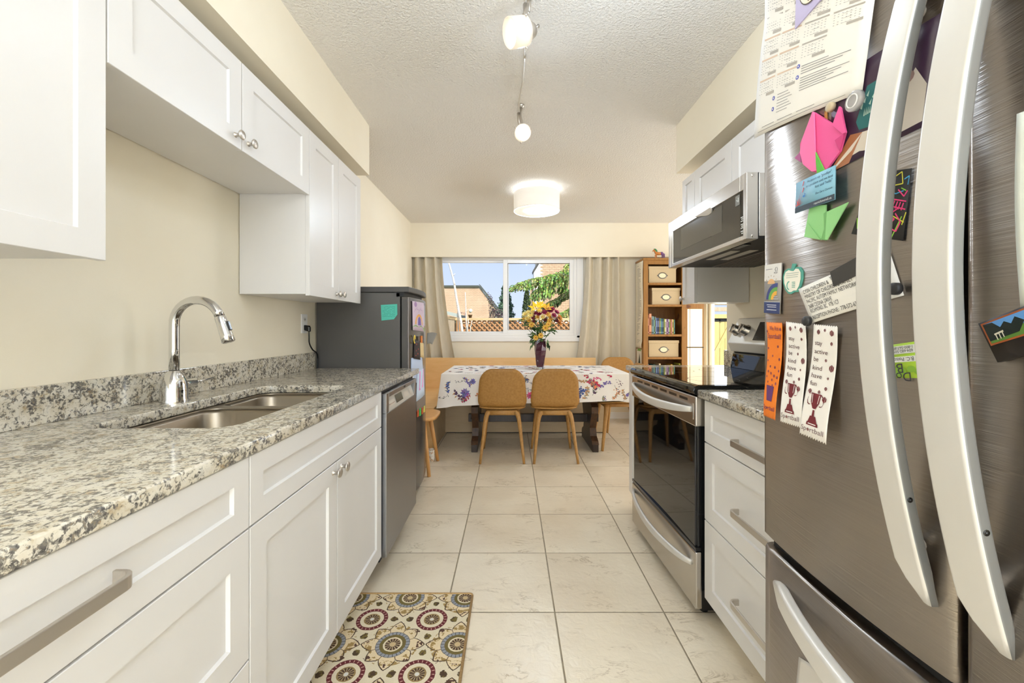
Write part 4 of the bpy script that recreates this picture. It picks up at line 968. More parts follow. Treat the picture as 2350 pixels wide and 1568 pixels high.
# ------------------------------------------------------------------ small fixed things in the kitchen
ol = tag(MB().box(XL, XL+.006, 2.488, 2.560, 1.138, 1.254).build('outlet_plate', M['trimwhite'], None, .002), 'white wall outlet plate above the granite beside the grey fridge', 'outlet')
mb = MB()
for z in (1.172, 1.222): mb.box(XL+.006, XL+.0075, 2.508, 2.540, z-.014, z+.014)
mb.build('socket_face', flat(228, 226, 222, .4), ol, .001)
mb = MB()
for z in (1.222,): mb.box(XL+.0073, XL+.0078, 2.516, 2.519, z-.006, z+.006); mb.box(XL+.0073, XL+.0078, 2.529, 2.532, z-.006, z+.006)
mb.build('slot', M['black'], ol)
pc = thing('power_cord', 'dark power cord plugged into the wall outlet beside the grey fridge', 'cord', (XL+.02, 2.53, 1.17))
MB().loft([[(XL+.0078, 2.524+a, 1.172+b_) for a, b_ in rr(0, 0, .024, .032, .006)], [(XL+.034, 2.524+a, 1.166+b_) for a, b_ in rr(0, 0, .024, .038, .006)], [(XL+.040, 2.524+a, 1.162+b_) for a, b_ in rr(0, 0, .018, .03, .006)]]).build('plug', M['black'], pc, .001)
MB().tube(catmull([(XL+.032, 2.524, 1.15), (XL+.032, 2.526, 1.12), (XL+.030, 2.535, 1.075), (XL+.030, 2.575, 1.035), (XL+.026, 2.645, 1.0), (XL+.024, 2.652, .90), (XL+.03, 2.650, .5)], 6), .0042, 8).build('cable', M['black'], pc)

# rug with its medallion print
m = M['rug'] = mat('rug_print', C(214, 200, 168), .95); nt, b = nodes(m)
tc = nt.nodes.new('ShaderNodeTexCoord'); sx = nt.nodes.new('ShaderNodeSeparateXYZ'); nt.links.new(tc.outputs['Object'], sx.inputs[0])
X, Yc = N(nt, sx.outputs[0]), N(nt, sx.outputs[1]); PXr, PYr = .238, .262
nz1 = N(nt, noise(nt, tc.outputs['Object'], 60, 3)); nz2 = N(nt, noise(nt, tc.outputs['Object'], 160, 2))
X = X+(nz2-.5)*.004; Yc = Yc+(nz1-.5)*.004
def cell(ox, oy):
    a = ((X/PXr+(.5+ox+20)).fract()-.5)*PXr; c_ = ((Yc/PYr+(.5+oy+20)).fract()-.5)*PYr
    return a, c_, (a*a+c_*c_).sqrt(), c_.atan2(a)
ax_, ay_, ra, ta = cell(0, 0); bx_, by_, rb, tb_ = cell(.5, .5)
cream, beige, olive, gold, blue, maroon, brown, dkb = C(228, 216, 188), C(232, 212, 174), C(112, 98, 48), C(164, 134, 78), C(150, 154, 162), C(100, 18, 34), C(72, 46, 34), C(64, 52, 44)
col = cream
def over(f, c_):
    global col
    col = mixc(nt, f, col, c_)
petal = ((ta*4.0).cos().abs()).pow(.5)*.020+((ta*4.0).sin().abs()*-1.0+1.0)*.020+.066+((ta*2.0).cos().abs())*.010
over(ra.lt(petal)*ra.gt(.060), beige)
over(band(ra, .074, .098)*nz1.gt(.53), gold)
over(band(ra, .088, .108)*nz1.lt(.44)*((ta*4.0).cos().abs()).gt(.80), C(84, 52, 40))
over((ra-petal).abs().lt(.0024), C(70, 48, 32)); over(((ta*4.0).cos().abs()).lt(.075)*band(ra, .06, .074), C(92, 66, 42))
over(ra.lt(.0615), C(74, 70, 70)); over(ra.lt(.060), blue); over(band(ra, .0475, .060)*((ta*12.0).sin().abs()).lt(.34), C(88, 90, 98))
over(ra.lt(.0475), olive); over(ra.lt(.0345), cream); over(ra.lt(.029), C(206, 186, 146)); over(band(ra, .011, .028)*((ta*7.0).sin().abs()).gt(.42), brown); over(ra.lt(.009), C(206, 180, 136))
over(rb.lt(.061), maroon); over(band(rb, .049, .058)*((tb_*11.0).sin().abs()).lt(.30), C(214, 170, 160))
over(rb.lt(.0455), cream); over(rb.lt(.031), C(150, 124, 76)); over(rb.lt(.026), C(196, 176, 134)); over(band(rb, .009, .026)*((tb_*7.0).sin().abs()).gt(.40), brown); over(rb.lt(.0075), C(216, 214, 208))
tf = None
for dx, dy in ((.088, 0), (-.088, 0), (0, .092), (0, -.092)):
    u_, v_ = bx_-dx, by_-dy; d_ = (u_*u_+v_*v_).sqrt()+(nz1-.5)*.022
    tf = d_.lt(.0135) if tf is None else tf.max(d_.lt(.0135))
over(tf*rb.gt(.063), ramp(nt, N(nt, noise(nt, tc.outputs['Object'], 70, 1)), [(.45, C(70, 50, 30)), (.55, C(116, 100, 48))]))
sh = nt.nodes.new('ShaderNodeTexNoise'); sh.inputs['Scale'].default_value = 420; nt.links.new(tc.outputs['Object'], sh.inputs['Vector'])
nt.links.new(mixc(nt, N(nt, sh.outputs['Fac'])*.22, col, C(120, 104, 82)), b.inputs['Base Color']); bump(nt, b, sh.outputs['Fac'], .5, .003)
rug = MB().prism([(x, y, .001) for x, y in rr(-.42, 1.38, .498, .858, .006)], (0, 0, .007)).build('rug', M['rug'], None, loc=(-.435, 1.52, 0))
tag(rug, 'small patterned rug with maroon and blue medallions in front of the sink cabinet', 'rug')
mb = MB(); L = rr(-.42, 1.38, .502, .862, .012, 4)
mb.tube([(x, y, .0062) for x, y in L]+[(L[0][0], L[0][1], .0062)], .0055, 8); mb.build('binding', speck('rug_binding', C(184, 152, 106), C(164, 130, 84), 200, .9), rug)

# ------------------------------------------------------------------ ceiling lights
m = M['frost'] = mat('frosted_glass', C(245, 240, 232), .45, 0, Transmission_Weight=.55, IOR=1.3, Emission_Color=C(255, 236, 208), Emission_Strength=.12)
def emit(name, c_, s_): return mat(name, c_, .5, 0, Emission_Color=c_, Emission_Strength=s_)
M['bulb'] = emit('lit_bulb', C(255, 248, 232), 10.0)
tk = thing('track_light', 'ceiling track light with two frosted spot heads joined by a pale cord', 'light', (.05, 2.0, ZC))
def spot(c, ax, r, L, stem_top):
    c = Vector(c); ax = Vector(ax).normalized()
    hd = MB().lathe([(.001, -.034), (r*.45, -.033), (r*.62, -.016), (r*.70, 0), (r*.70, .010)], c, ax, 20).build('spot_head', M['nickel'], tk)
    MB().lathe([(r*.55, .001), (r*.96, .004), (r*1.0, .02), (r*1.02, L), (r*.97, L), (r*.94, .02), (r*.55, .005)], c, ax, 28).build('glass_shade', M['frost'], hd)
    MB().lathe([(.001, .034+.012), (r*.35, .034+.010), (r*.6, .034), (r*.45, .012)], c, ax, 20).build('bulb', M['bulb'], hd)
    sd = ax.cross(Vector((0, 0, 1))).normalized(); up = sd.cross(ax)
    for k in range(3):
        a = 2*PI*k/3+.6; d = sd*math.cos(a)+up*math.sin(a)
        MB().tube([c+ax*.02+d*r*.98, c+ax*.02+d*(r+.012)], .0035, 8).build('thumbscrew', M['nickel'], hd)
    back = c-ax*.030
    MB().tube([back+up*.0, back-ax*.022+up*.012, back-ax*.03+up*.014], [.004, .004, .007], 10).build('aim_knob', M['nickel'], hd)
    MB().tube([c-ax*.012+up*r*.6, c-ax*.012+up*(r*.6+.03), (stem_top+c)/2+Vector((0, 0, .03)), stem_top], [.007, .007, .009, .009], 10).build('stem', M['nickel'], hd)
    return hd
s1 = Vector((.062, 1.62, 2.435)); s2 = Vector((.050, 2.44, 2.435))
spot((.060, 1.60, 2.318), (-.86, -.36, -.36), .052, .078, s1)
spot((.062, 2.42, 2.305), (.10, -.95, -.30), .045, .062, s2)
for s_ in (s1, s2):
    MB().tube([s_+Vector((-.008, 0, .0)), s_+Vector((-.004, 0, -.045)), s_+Vector((0, 0, -.075))], [.014, .016, .009], 10, flat=.6).tube([s_+Vector((.010, .02, .045)), s_+Vector((.006, .01, -.02))], [.010, .006], 10).build('clip', M['nickel'], tk)
    MB().lathe([(.020, 0), (.020, -.006), (.012, -.014), (.007, -.02), (.007, -.05)], s_+Vector((.010, .02, ZC-s_.z)), (0, 0, 1), 18, caps=True).build('ceiling_mount', M['nickel'], tk)
MB().tube(catmull([s1+Vector((-.006, -.7, .02)), s1+Vector((-.006, -.02, .012)), (.060, 1.80, 2.44), (.064, 1.97, 2.445), (.060, 2.15, 2.452), (.045, 2.33, 2.446), s2+Vector((-.006, 0, .008))], 6), .0045, 8).build('cord', flat(206, 200, 190, .4), tk)
MB().tube([(.064, 1.93, 2.444), (.064, 1.97, 2.445)], .007, 8).build('cord_end', M['nickel'], tk)

DX, DY = .243, 3.95
dm = thing('drum_light', 'round white fabric drum ceiling light glowing over the dining table', 'light', (DX, DY, ZC))
M['shade'] = emit('lit_shade', C(252, 247, 240), 0.22); M['diffuser'] = emit('lit_diffuser', C(255, 250, 240), 0.4)
MB().lathe([(.218, 2.284), (.218, 2.452), (.215, 2.452), (.215, 2.284), (.218, 2.284)], (DX, DY, 0), n=56).build('shade', M['shade'], dm)
MB().lathe([(.0005, 2.2865), (.214, 2.2865), (.214, 2.290), (.0005, 2.290)], (DX, DY, 0), n=56).build('diffuser', M['diffuser'], dm)
MB().lathe([(.2186, 2.2835), (.2192, 2.2855), (.2186, 2.2875)], (DX, DY, 0), n=56).build('hem', flat(214, 206, 192), dm)
MB().lathe([(.0005, 2.276), (.009, 2.279), (.011, 2.2865)], (DX, DY, 0), n=14).build('finial', M['nickel'], dm)
MB().lathe([(.012, 2.29), (.012, 2.47), (.065, 2.474), (.07, ZC)], (DX, DY, 0), n=24).build('stem', M['nickel'], dm)

# ------------------------------------------------------------------ dining corner: benches, table, cloth
bf = thing('bench', 'long birch plywood bench with a low back under the window', 'bench', (-.1, 4.9, 0))
bx('seat', M['ply'], XL+.002, 1.05, 4.585, 5.13, .402, .424, parent=bf, bevel=.002); bx('backrest', M['ply'], XL+.002, 1.05, 5.131, 5.150, .30, .801, parent=bf, bevel=.002)
bx('front_panel', M['ply_front'], -.73, 1.05, 4.60, 4.618, .012, .402, parent=bf); bx('end_panel', M['ply_front'], 1.032, 1.05, 4.62, 5.13, .0, .402, parent=bf); bx('plinth', M['blackmatte'], -.72, 1.03, 4.622, 4.64, 0, .05, parent=bf)
bl = thing('bench', 'short birch plywood bench along the left wall behind the grey fridge', 'bench', (-1.0, 4.2, 0))
bx('seat', M['ply'], XL+.002, -.718, 3.845, 4.583, .402, .424, parent=bl, bevel=.002); bx('front_panel', M['ply_front'], -.748, -.730, 3.866, 4.598, .004, .402, parent=bl)
bx('end_panel', M['ply'], XL+.002, -.730, 3.848, 3.865, 0, .402, parent=bl); bx('backrest', M['ply'], XL+.002, XL+.020, 3.848, 5.13, .425, .801, parent=bl, bevel=.002)
TX0, TX1, TY0, TY1, TZ = -.632, 1.085, 3.760, 4.620, .748
tbl = thing('dining_table', 'dark carved wooden trestle dining table under the floral cloth', 'table', (.22, 4.19, 0))
bx('tabletop', M['dark'], TX0+.006, TX1-.006, TY0+.006, TY1-.006, .712, TZ-.002, parent=tbl, bevel=.003)
prof = [(.0, 0), (.095, 0), (.10, .06), (.115, .07), (.115, .10), (.085, .16), (.10, .25), (.13, .33), (.115, .40), (.10, .43), (.12, .44), (.13, .52), (.15, .60), (.15, .64), (0, .64)]
for x in (-.375, .765):
    yc = 4.19; h = .5
    L = []
    pts = [(-.30, 0), (-.30, .07), (-.275, .10), (-.20, .13), (-.17, .20), (-.22, .30), (-.265, .36), (-.27, .42), (-.22, .45), (-.24, .52), (-.26, .60), (-.27, .712)]
    pts = [(x_, z_) for x_, z_ in pts]; L = pts+[(-a, z_) for a, z_ in pts[::-1]]
    L = [(-.12, 0)]*0+L
    o = MB().prism([(x, yc+a, z_) for a, z_ in L], (.058, 0, 0)).build('trestle', M['dark'], tbl, .004)
    MB().prism([(x-.002, yc+a*1.004-.001, z_) for a, z_ in pts[1:-1]]+[(x-.002, yc+a+.012, z_) for a, z_ in pts[1:-1][::-1]], (.062, 0, 0)).build('worn_edge', M['darkedge'], o)
bx('stretcher', M['dark'], -.43, .88, 4.165, 4.215, .225, .305, parent=tbl, bevel=.004)
for x in (-.392, .825): MB().tube([(x, 4.145, .265), (x, 4.235, .265)], .013, 8).build('wedge', M['dark'], tbl)
# cloth
def perim(p):
    w, h = TX1-TX0, TY1-TY0; p %= 2*(w+h)
    if p < w: return Vector((TX0+p, TY0, 0)), Vector((0, -1, 0)), min(p, w-p)
    p -= w
    if p < h: return Vector((TX1, TY0+p, 0)), Vector((1, 0, 0)), min(p, h-p)
    p -= h
    if p < w: return Vector((TX1-p, TY1, 0)), Vector((0, 1, 0)), min(p, w-p)
    p -= w
    return Vector((TX0, TY1-p, 0)), Vector((-1, 0, 0)), min(p, h-p)
PW, PH = TX1-TX0, TY1-TY0
def cloth(p, d, e=0.0):
    q, n_, c_ = perim(p); P4 = 2*(PW+PH)
    k = [0, PW, PW+PH, 2*PW+PH, P4]; nxt = None
    # blend normals near the corners so that the drape turns the corner
    i = max(j for j in range(4) if (p % P4) >= k[j]); pp = p % P4
    ns = [Vector((0, -1, 0)), Vector((1, 0, 0)), Vector((0, 1, 0)), Vector((-1, 0, 0))]
    da, db = pp-k[i], k[i+1]-pp; N_ = ns[i].copy(); rr_ = .05
    if da < rr_: N_ = N_+ns[i-1]*(1-da/rr_)
    if db < rr_: N_ = N_+ns[(i+1) % 4]*(1-db/rr_)
    if N_.length > 0: N_.normalize()
    out = .004+d*.07+d*.05*math.sin(pp*9+1)*min(1, c_*6)*.5+(.10*d*max(0, 1-c_/.12))
    z = TZ+.003-d
    return q+N_*(out+e)+Vector((0, 0, z))
def drop(p):
    q, n_, c_ = perim(p); t = (q.x-TX0)/PW
    return .284-.045*t+.02*max(0, 1-c_/.12)+.004*math.sin(p*7)
mb = MB(); mb.smooth = True; P4 = 2*(PW+PH); ps = []
for k0, L in ((0, PW), (PW, PH), (PW+PH, PW), (2*PW+PH, PH)):
    for t in [0, .006, .015, .03, .05]: ps.append(k0+t)
    n = int(L/.06)
    ps += [k0+.05+(L-.10)*i/n for i in range(1, n+1)]; ps += [k0+L-t for t in (.03, .015, .006)]
rings = []
for f in (0, .012, .08, .25, .5, .75, 1):
    rings.append([cloth(p, drop(p)*f if f > .05 else f*.3) for p in ps])
inner = [perim(p)[0]*.996+Vector((.22*.004, 4.19*.004, TZ+.0035)) for p in ps]
rings = [inner]+rings; mb.loft(rings, caps=False); mb.add([Vector((v[0], v[1], TZ+.0035)) for v in inner], [tuple(range(len(inner)))], False)
M['cloth'] = speck('white_cotton', C(240, 236, 232), C(236, 231, 226), 8, .7)
cl = tag(mb.build('tablecloth', M['cloth'], None, loc=(.22, 4.19, TZ)), 'white tablecloth printed with red, blue and brown wild flowers on the dining table', 'tablecloth')
# printed flowers: flat print lying on the cloth
random.seed(21); mb = MB()
RED, PINK, BLUE, VIO, PLUM, GRY, TAN, ORA, GRN = [C(*c_) for c_ in ((186, 40, 84), (212, 96, 140), (70, 92, 160), (118, 104, 170), (90, 60, 92), (122, 126, 122), (190, 146, 104), (214, 140, 90), (140, 150, 120))]
def motif(P, s):
    """P(x, y) maps the motif's own millimetres onto the cloth"""
    kind = random.choice('ffssslbbtg'); c_ = random.choice([RED, RED, PINK, BLUE, BLUE, VIO, PLUM, ORA, TAN])
    def blob(x, y, r, col, n=7, sq=1.0, a=0):
        mb.col = col; mb.poly([P(x+r*math.cos(2*PI*i/n+a)*(1+.25*random.uniform(-1, 1)), y+r*sq*math.sin(2*PI*i/n+a)*(1+.25*random.uniform(-1, 1))) for i in range(n)])
    def leaf(x, y, a, l, w, col):
        mb.col = col; mb.poly([P(x, y), P(x+l*.5*math.cos(a)-w*math.sin(a), y+l*.5*math.sin(a)+w*math.cos(a)), P(x+l*math.cos(a), y+l*math.sin(a)), P(x+l*.5*math.cos(a)+w*math.sin(a), y+l*.5*math.sin(a)-w*math.cos(a))])
    def line(pts, w, col):
        mb.col = col
        for (x, y), (u, v) in zip(pts, pts[1:]):
            dx, dy = u-x, v-y; l = math.hypot(dx, dy) or 1; a_, b_ = -dy/l*w, dx/l*w; mb.quad(P(x-a_, y-b_), P(u-a_, v-b_), P(u+a_, v+b_), P(x+a_, y+b_))
    if kind == 'f':
        for i in range(9):
            a = 2*PI*i/9; leaf(0, 0, a+random.uniform(-.2, .2), s*.5, s*.13, tuple(min(1, q*random.uniform(.7, 1.35)) for q in c_[:3])+(1,))
        blob(0, 0, s*.14, PLUM, 7)
    elif kind in 'sb':
        a0 = random.uniform(.6, 2.4); pts = [(s*1.0*t*math.cos(a0+.5*t), s*1.0*t*math.sin(a0+.5*t)) for t in (0, .3, .6, .9, 1.2)]
        line(pts, s*.018, GRY)
        for x, y in pts[1:]:
            for sg in (-1, 1):
                if kind == 's': leaf(x, y, a0+sg*.9, s*.34, s*.06, random.choice([GRY, GRN, TAN]))
                for _ in range(2): blob(x+random.uniform(-.16, .16)*s, y+random.uniform(-.16, .16)*s, s*.095, c_, 6)
    elif kind == 't':
        for _ in range(16): blob(random.gauss(0, .18)*s, random.gauss(0, .26)*s, s*.06, random.choice([c_, PLUM, c_]), 5)
        line([(0, -.2*s), (.1*s, -.7*s)], s*.018, GRY)
    elif kind == 'g':
        pts = [(0, 0), (.2*s, .35*s), (.55*s, .6*s), (1.0*s, .7*s)]; line(pts, s*.016, GRY)
        for x, y in pts: 
            leaf(x, y, random.uniform(0, 6.3), s*.28, s*.05, GRY); blob(x+.1*s, y-.08*s, s*.05, PLUM, 6)
    else:
        for i in range(5):
            leaf(0, 0, .5+.5*i, s*.6, s*.09, random.choice([GRN, GRY, TAN]))
        for _ in range(7): blob(random.uniform(-.3, .3)*s, .4*s+random.uniform(-.2, .2)*s, s*.07, c_, 6)
def rotP(base):
    a = random.uniform(0, 6.28)
    return lambda x, y: base(x*math.cos(a)-y*math.sin(a), x*math.sin(a)+y*math.cos(a))
for (p0, p1, n) in ((.03, PW-.03, 58), (PW+.04, PW+PH-.04, 22), (2*PW+PH+.04, P4-.04, 26)):
    k = 0; used = []; tries = 0
    while k < n and tries < 900:
        tries += 1; p = random.uniform(p0, p1); d = random.uniform(.03, drop(p)-.02)
        if any((p-a)**2+(d-b_)**2 < .055**2 for a, b_ in used): continue
        used.append((p, d)); k += 1
        motif(rotP(lambda x, y, p=p, d=d: cloth(p+x, min(max(d-y, .006), drop(p+x)-.004), .0014)), random.uniform(.062, .105))
used = []; tries = 0
while len(used) < 95 and tries < 2500:
    tries += 1; x0_, y0_ = random.uniform(TX0+.05, TX1-.05), random.uniform(TY0+.05, TY1-.05)
    if any((x0_-a)**2+(y0_-b_)**2 < .1**2 for a, b_ in used): continue
    used.append((x0_, y0_))
    motif(rotP(lambda x, y: Vector((min(max(x0_+x, TX0+.005), TX1-.005), min(max(y0_+y, TY0+.005), TY1-.005), TZ+.0046))), random.uniform(.05, .09))
stuff(mb.build('flower_print', vcol('printed_flowers', .75), cl)); mb.col = None

# ------------------------------------------------------------------ chairs
def curved_plate(mb, cx, cy, w, h, r, f, n=8):
    """rounded rectangle w x h laid on the surface f"""
    def P(a, t):
        a, t = 2*a-1, 2*t-1; m_ = max(abs(a), abs(t))
        if m_ < 1e-6: return f(cx, cy)
        qx, qy = a/m_*w/2, t/m_*h/2; ix, iy = w/2-r, h/2-r
        if abs(qx) > ix and abs(qy) > iy:
            dx, dy = abs(qx)-ix, abs(qy)-iy; k = r/max(math.hypot(dx, dy), 1e-6)
            qx, qy = math.copysign(ix+dx*k, qx), math.copysign(iy+dy*k, qy)
        return f(cx+qx*m_, cy+qy*m_)
    return mb.grid(P, 2*n, 2*n, True)
def make_chair(label, loc, rot):
    t = thing('dining_chair', label, 'chair', (0, 0, 0), 'ochre dining chairs')
    def back(x, z):
        x = x*(1+.085*(.60-z)/.2)
        k = z-.45
        return Vector((x, -.170-.16*k+.55*x*x*(.7+.6*max(0, .8-z))+.05*max(0, .52-z)/.07*(.52-z)/.07, z))
    curved_plate(MB(), 0, .623, .418, .385, .118, back).build('backrest', M['odger'], t, thick=.013)
    def seat(x, y): return Vector((x, y, .455+.35*x*x*.6+.12*max(0, -.12-y)-.10*max(0, y-.15)))
    curved_plate(MB(), 0, .03, .415, .415, .10, seat).build('seat', M['odger'], t, thick=.013)
    lm = M['odger_leg']
    mb = MB(); mb.smooth = True
    for y, x in ((-.150, .128), (.145, .130)):
        mb.loft([[(xx, y+a, .422+b_) for a, b_ in rr(0, 0, .046, .046, .014, 3)] for xx in (-x, x)])
    for sg in (-1, 1): mb.loft([[(sg*.120+a, yy, .424+b_) for a, b_ in rr(0, 0, .034, .036, .010, 3)] for yy in (-.14, .14)])
    mb.build('seat_frame', lm, t)
    for sg in (-1, 1):
        for y0, y1, x1 in ((-.152, -.255, .190), (.145, .205, .188)):
            pth = bez((sg*.112, y0, .425), (sg*.152, y0-.004*(1 if y0 < 0 else -1), .424), (sg*.150, y0+(y1-y0)*.25, .33), (sg*x1, y1, 0), 12)
            rs = [.024, .0255]+[.0265-.0135*k/10 for k in range(11)]
            MB().tube(pth, rs, 12, flat=.85).build('leg', lm, t)
    t.location = loc; t.rotation_euler = (0, 0, rot); return t
make_chair('ochre moulded chair seen from behind, in front of the cloth and nearer the grey fridge', (-.078, 3.815, 0), 0)
make_chair('ochre moulded chair seen from behind, in front of the cloth and nearer the range', (.387, 3.815, 0), 0)
make_chair('ochre moulded chair facing the camera beside the bookshelf, its back seen past the cloth', (1.275, 4.81, 0), math.radians(176))
make_chair('ochre moulded chair pushed sideways under the table end nearest the range, mostly hidden', (1.065, 4.13, 0), math.radians(92))
stl = thing('stool', 'light beech chair seat on slanted legs peeking out beside the grey fridge', 'stool', (-.81, 3.45, 0))
curved_plate(MB(), -.80, 3.45, .385, .40, .11, lambda x, y: Vector((x, y, .440+.10*(y-3.45)**2+.25*max(0, -.72-x)**2))).build('seat', M['stool'], stl, thick=.022)
for sx_, sy_ in ((1, 1), (1, -1), (-1, 1), (-1, -1)):
    MB().tube([(-.80+sx_*.095, 3.45+sy_*.12, .435), (-.80+sx_*.155, 3.45+sy_*.195, 0)], [.021, .014], 12).build('leg', M['stool'], stl)
bx('seat_rail', M['stool'], -.90, -.70, 3.33, 3.57, .412, .432, parent=stl, bevel=.004)
pot = tag(MB().lathe([(.001, 0), (.030, 0), (.034, .03), (.036, .09), (.040, .105), (.036, .106), (.031, .09), (.028, .02), (.001, .018)], (0, 0, 0), n=24).build('painted_pot', speck('painted_china', C(238, 234, 226), C(206, 172, 140), 40, .3, lo=.55, hi=.6), None), 'small white painted china pot on the floor behind the stool legs', 'pot'); pot.location = (-.705, 3.63, 0)

# ------------------------------------------------------------------ vase and bouquet
VX, VY, VZ = .296, 4.21, TZ+.0045
m = M['vase'] = mat('purple_glass', C(96, 48, 66), .06, 0, Transmission_Weight=.45, IOR=1.45, Specular_IOR_Level=.6)
va = thing('vase', 'tall faceted purple glass vase with a clear foot on the tablecloth', 'vase', (VX, VY, VZ))
rings = [[(VX+r*math.cos(2*PI*k/6+tw), VY+r*math.sin(2*PI*k/6+tw), VZ+z) for k in range(6)] for r, z, tw in ((.036, .022, .2), (.044, .05, .25), (.058, .14, .5), (.062, .19, .65), (.058, .25, .8), (.054, .307, .95), (.049, .307, .95), (.053, .25, .8), (.056, .19, .65), (.052, .14, .5), (.040, .055, .25))]
MB().loft(rings, smooth=False).build('body', M['vase'], va)
MB().loft([[(VX+r*math.cos(2*PI*k/6+.2), VY+r*math.sin(2*PI*k/6+.2), VZ+z) for k in range(6)] for r, z in ((.046, 0), (.046, .006), (.037, .022))], smooth=False).build('foot', mat('clear_glass', C(235, 238, 240), .03, 0, Transmission_Weight=.9, IOR=1.45), va, .002)
bq = thing('flower_bouquet', 'mixed bouquet of yellow lilies and magenta daisies in the purple vase', 'flowers', (VX, VY, VZ+.30))
def petal_pts(a, l, w, cup, z0=0.0):
    ca, sa = math.cos(a), math.sin(a); R = lambda x, y, z: (x*ca-y*sa, x*sa+y*ca, z+z0)
    return [R(.08*l, 0, 0), R(.45*l, -w, cup*.45*l), R(l, 0, cup*l*.9), R(.45*l, w, cup*.45*l), R(.5*l, 0, cup*.3*l)]
def flower_mesh(name, n, l, w, cup, cp, cc, layers=1, cr=.3):
    mb = MB()
    for la in range(layers):
        for i in range(n):
            q = petal_pts(2*PI*i/n+la*.3, l*(1-.28*la), w*(1-.1*la), cup+.35*la, .002*la); mb.mi = 0
            mb.add(q, [(0, 1, 4), (1, 2, 4), (2, 3, 4), (3, 0, 4)])
    mb.mi = 1; mb.sphere((0, 0, .004), l*cr, 8, 4, (1, 1, .5))
    return mb.mesh(name, [cp, cc])
fm = {'lily': flower_mesh('lily', 6, .085, .021, .55, flat(244, 208, 44, .5), flat(206, 150, 30, .5), 1, .10),
      'lily_orange': flower_mesh('lily', 6, .065, .016, .6, flat(240, 186, 58, .5), flat(186, 110, 40, .5), 1, .10),
      'cream': flower_mesh('daisy', 10, .038, .008, .25, flat(240, 224, 150, .6), flat(224, 184, 70, .6), 2),
      'gold': flower_mesh('daisy', 9, .034, .008, .30, flat(238, 200, 92, .6), flat(196, 130, 50, .6), 2),
      'mag': flower_mesh('daisy', 12, .036, .0075, .25, flat(166, 50, 92, .6), flat(120, 34, 66, .6), 3),
      'wine': flower_mesh('daisy', 11, .032, .007, .25, flat(104, 28, 44, .6), flat(70, 22, 30, .6), 2),
      'white': flower_mesh('daisy', 12, .034, .0075, .25, flat(242, 238, 232, .6), flat(214, 190, 110, .6), 2),
      'orange': flower_mesh('daisy', 11, .038, .008, .25, flat(206, 132, 44, .6), flat(110, 60, 30, .6), 2)}
FL = [('lily', 1231, 709, 1.0), ('lily', 1239, 704, .8), ('lily_orange', 1255, 709, 1.0), ('cream', 1205, 722, 1.1), ('cream', 1212, 718, 1), ('cream', 1218, 724, 1.2), ('cream', 1210, 731, 1), ('cream', 1221, 717, .9), ('gold', 1202, 733, .8),
      ('mag', 1226, 720, 1.1), ('mag', 1237, 721, 1), ('mag', 1249, 717, 1.1), ('mag', 1262, 713, 1.3), ('mag', 1277, 717, 1.1), ('mag', 1271, 724, 1), ('mag', 1225, 729, 1), ('mag', 1268, 709, .9), ('gold', 1234, 728, 1), ('gold', 1257, 722, 1.1), ('gold', 1264, 730, 1.2), ('gold', 1260, 738, 1), ('gold', 1258, 745, 1),
      ('gold', 1220, 746, 1.1), ('gold', 1251, 753, 1.2), ('gold', 1241, 770, 1), ('gold', 1230, 775, 1), ('wine', 1250, 734, .9), ('wine', 1276, 736, 1.1), ('wine', 1225, 739, .8), ('orange', 1283, 730, 1.2), ('orange', 1283, 741, 1.1), ('white', 1270, 729, 1.1), ('white', 1276, 724, .8), ('cream', 1238, 713, 1), ('cream', 1245, 728, .9), ('gold', 1215, 736, .9)]
random.seed(5); cen = Vector((VX, VY+.02, VZ+.36)); stem_m = flat(84, 112, 62, .6)
for i, (k, u, v, s_) in enumerate(FL):
    edge = abs(u-1242)/45
    y = VY-.13*math.sqrt(max(0, 1-min(1, edge)**2))+random.uniform(-.02, .03); p = at(u, v, Y=y)
    o = D.objects.new('lily' if k.startswith('lily') else 'daisy', fm[k]); COL.objects.link(o); o.parent = bq; o.location = p-org(bq)
    d = (p-cen); d.y -= .10; o.rotation_mode = 'QUATERNION'; o.rotation_quaternion = d.to_track_quat('Z', 'Y'); o.scale = (s_,)*3
    if i % 2 == 0:
        MB().tube(bez(Vector((VX+random.uniform(-.02, .02), VY, VZ+.28)), Vector((VX+random.uniform(-.03, .03), VY, VZ+.42)), p*.5+cen*.5, p+Vector((0, .012, 0)), 5), .003, 5).build('stem', stem_m, bq)
lf = [MB().add([(0, 0, 0), (.02, -.018, .004), (.034, -.012, .006), (.04, -.026, .004), (.055, -.010, .008), (.085, 0, -.004), (.055, .012, .008), (.042, .026, .004), (.034, .013, .006), (.02, .018, .004), (.045, 0, .001)],
      [(i, i+1, 10) for i in range(9)]+[(9, 0, 10)]).mesh('leaf', flat(*c_, .55)) for c_ in ((58, 92, 42), (82, 116, 62), (104, 134, 84), (44, 70, 36))]
for i in range(95):
    a = random.uniform(0, 2*PI); z = random.uniform(.29, .53); r = (.05+.30*(z-.28))*random.uniform(.3, 1.35)
    if i < 14: z = random.uniform(.24, .33); r = random.uniform(.05, .085)
    o = D.objects.new('leaf', random.choice(lf)); COL.objects.link(o); o.parent = bq; p = Vector((VX+r*math.cos(a), VY+r*math.sin(a)*.8, VZ+z)); o.location = p-org(bq)
    o.rotation_euler = (random.uniform(-.8, .8), random.uniform(-1.0, 1.0)+(.7 if i < 14 else 0), a+random.uniform(-.8, .8)); o.scale = (random.uniform(.7, 1.2),)*3
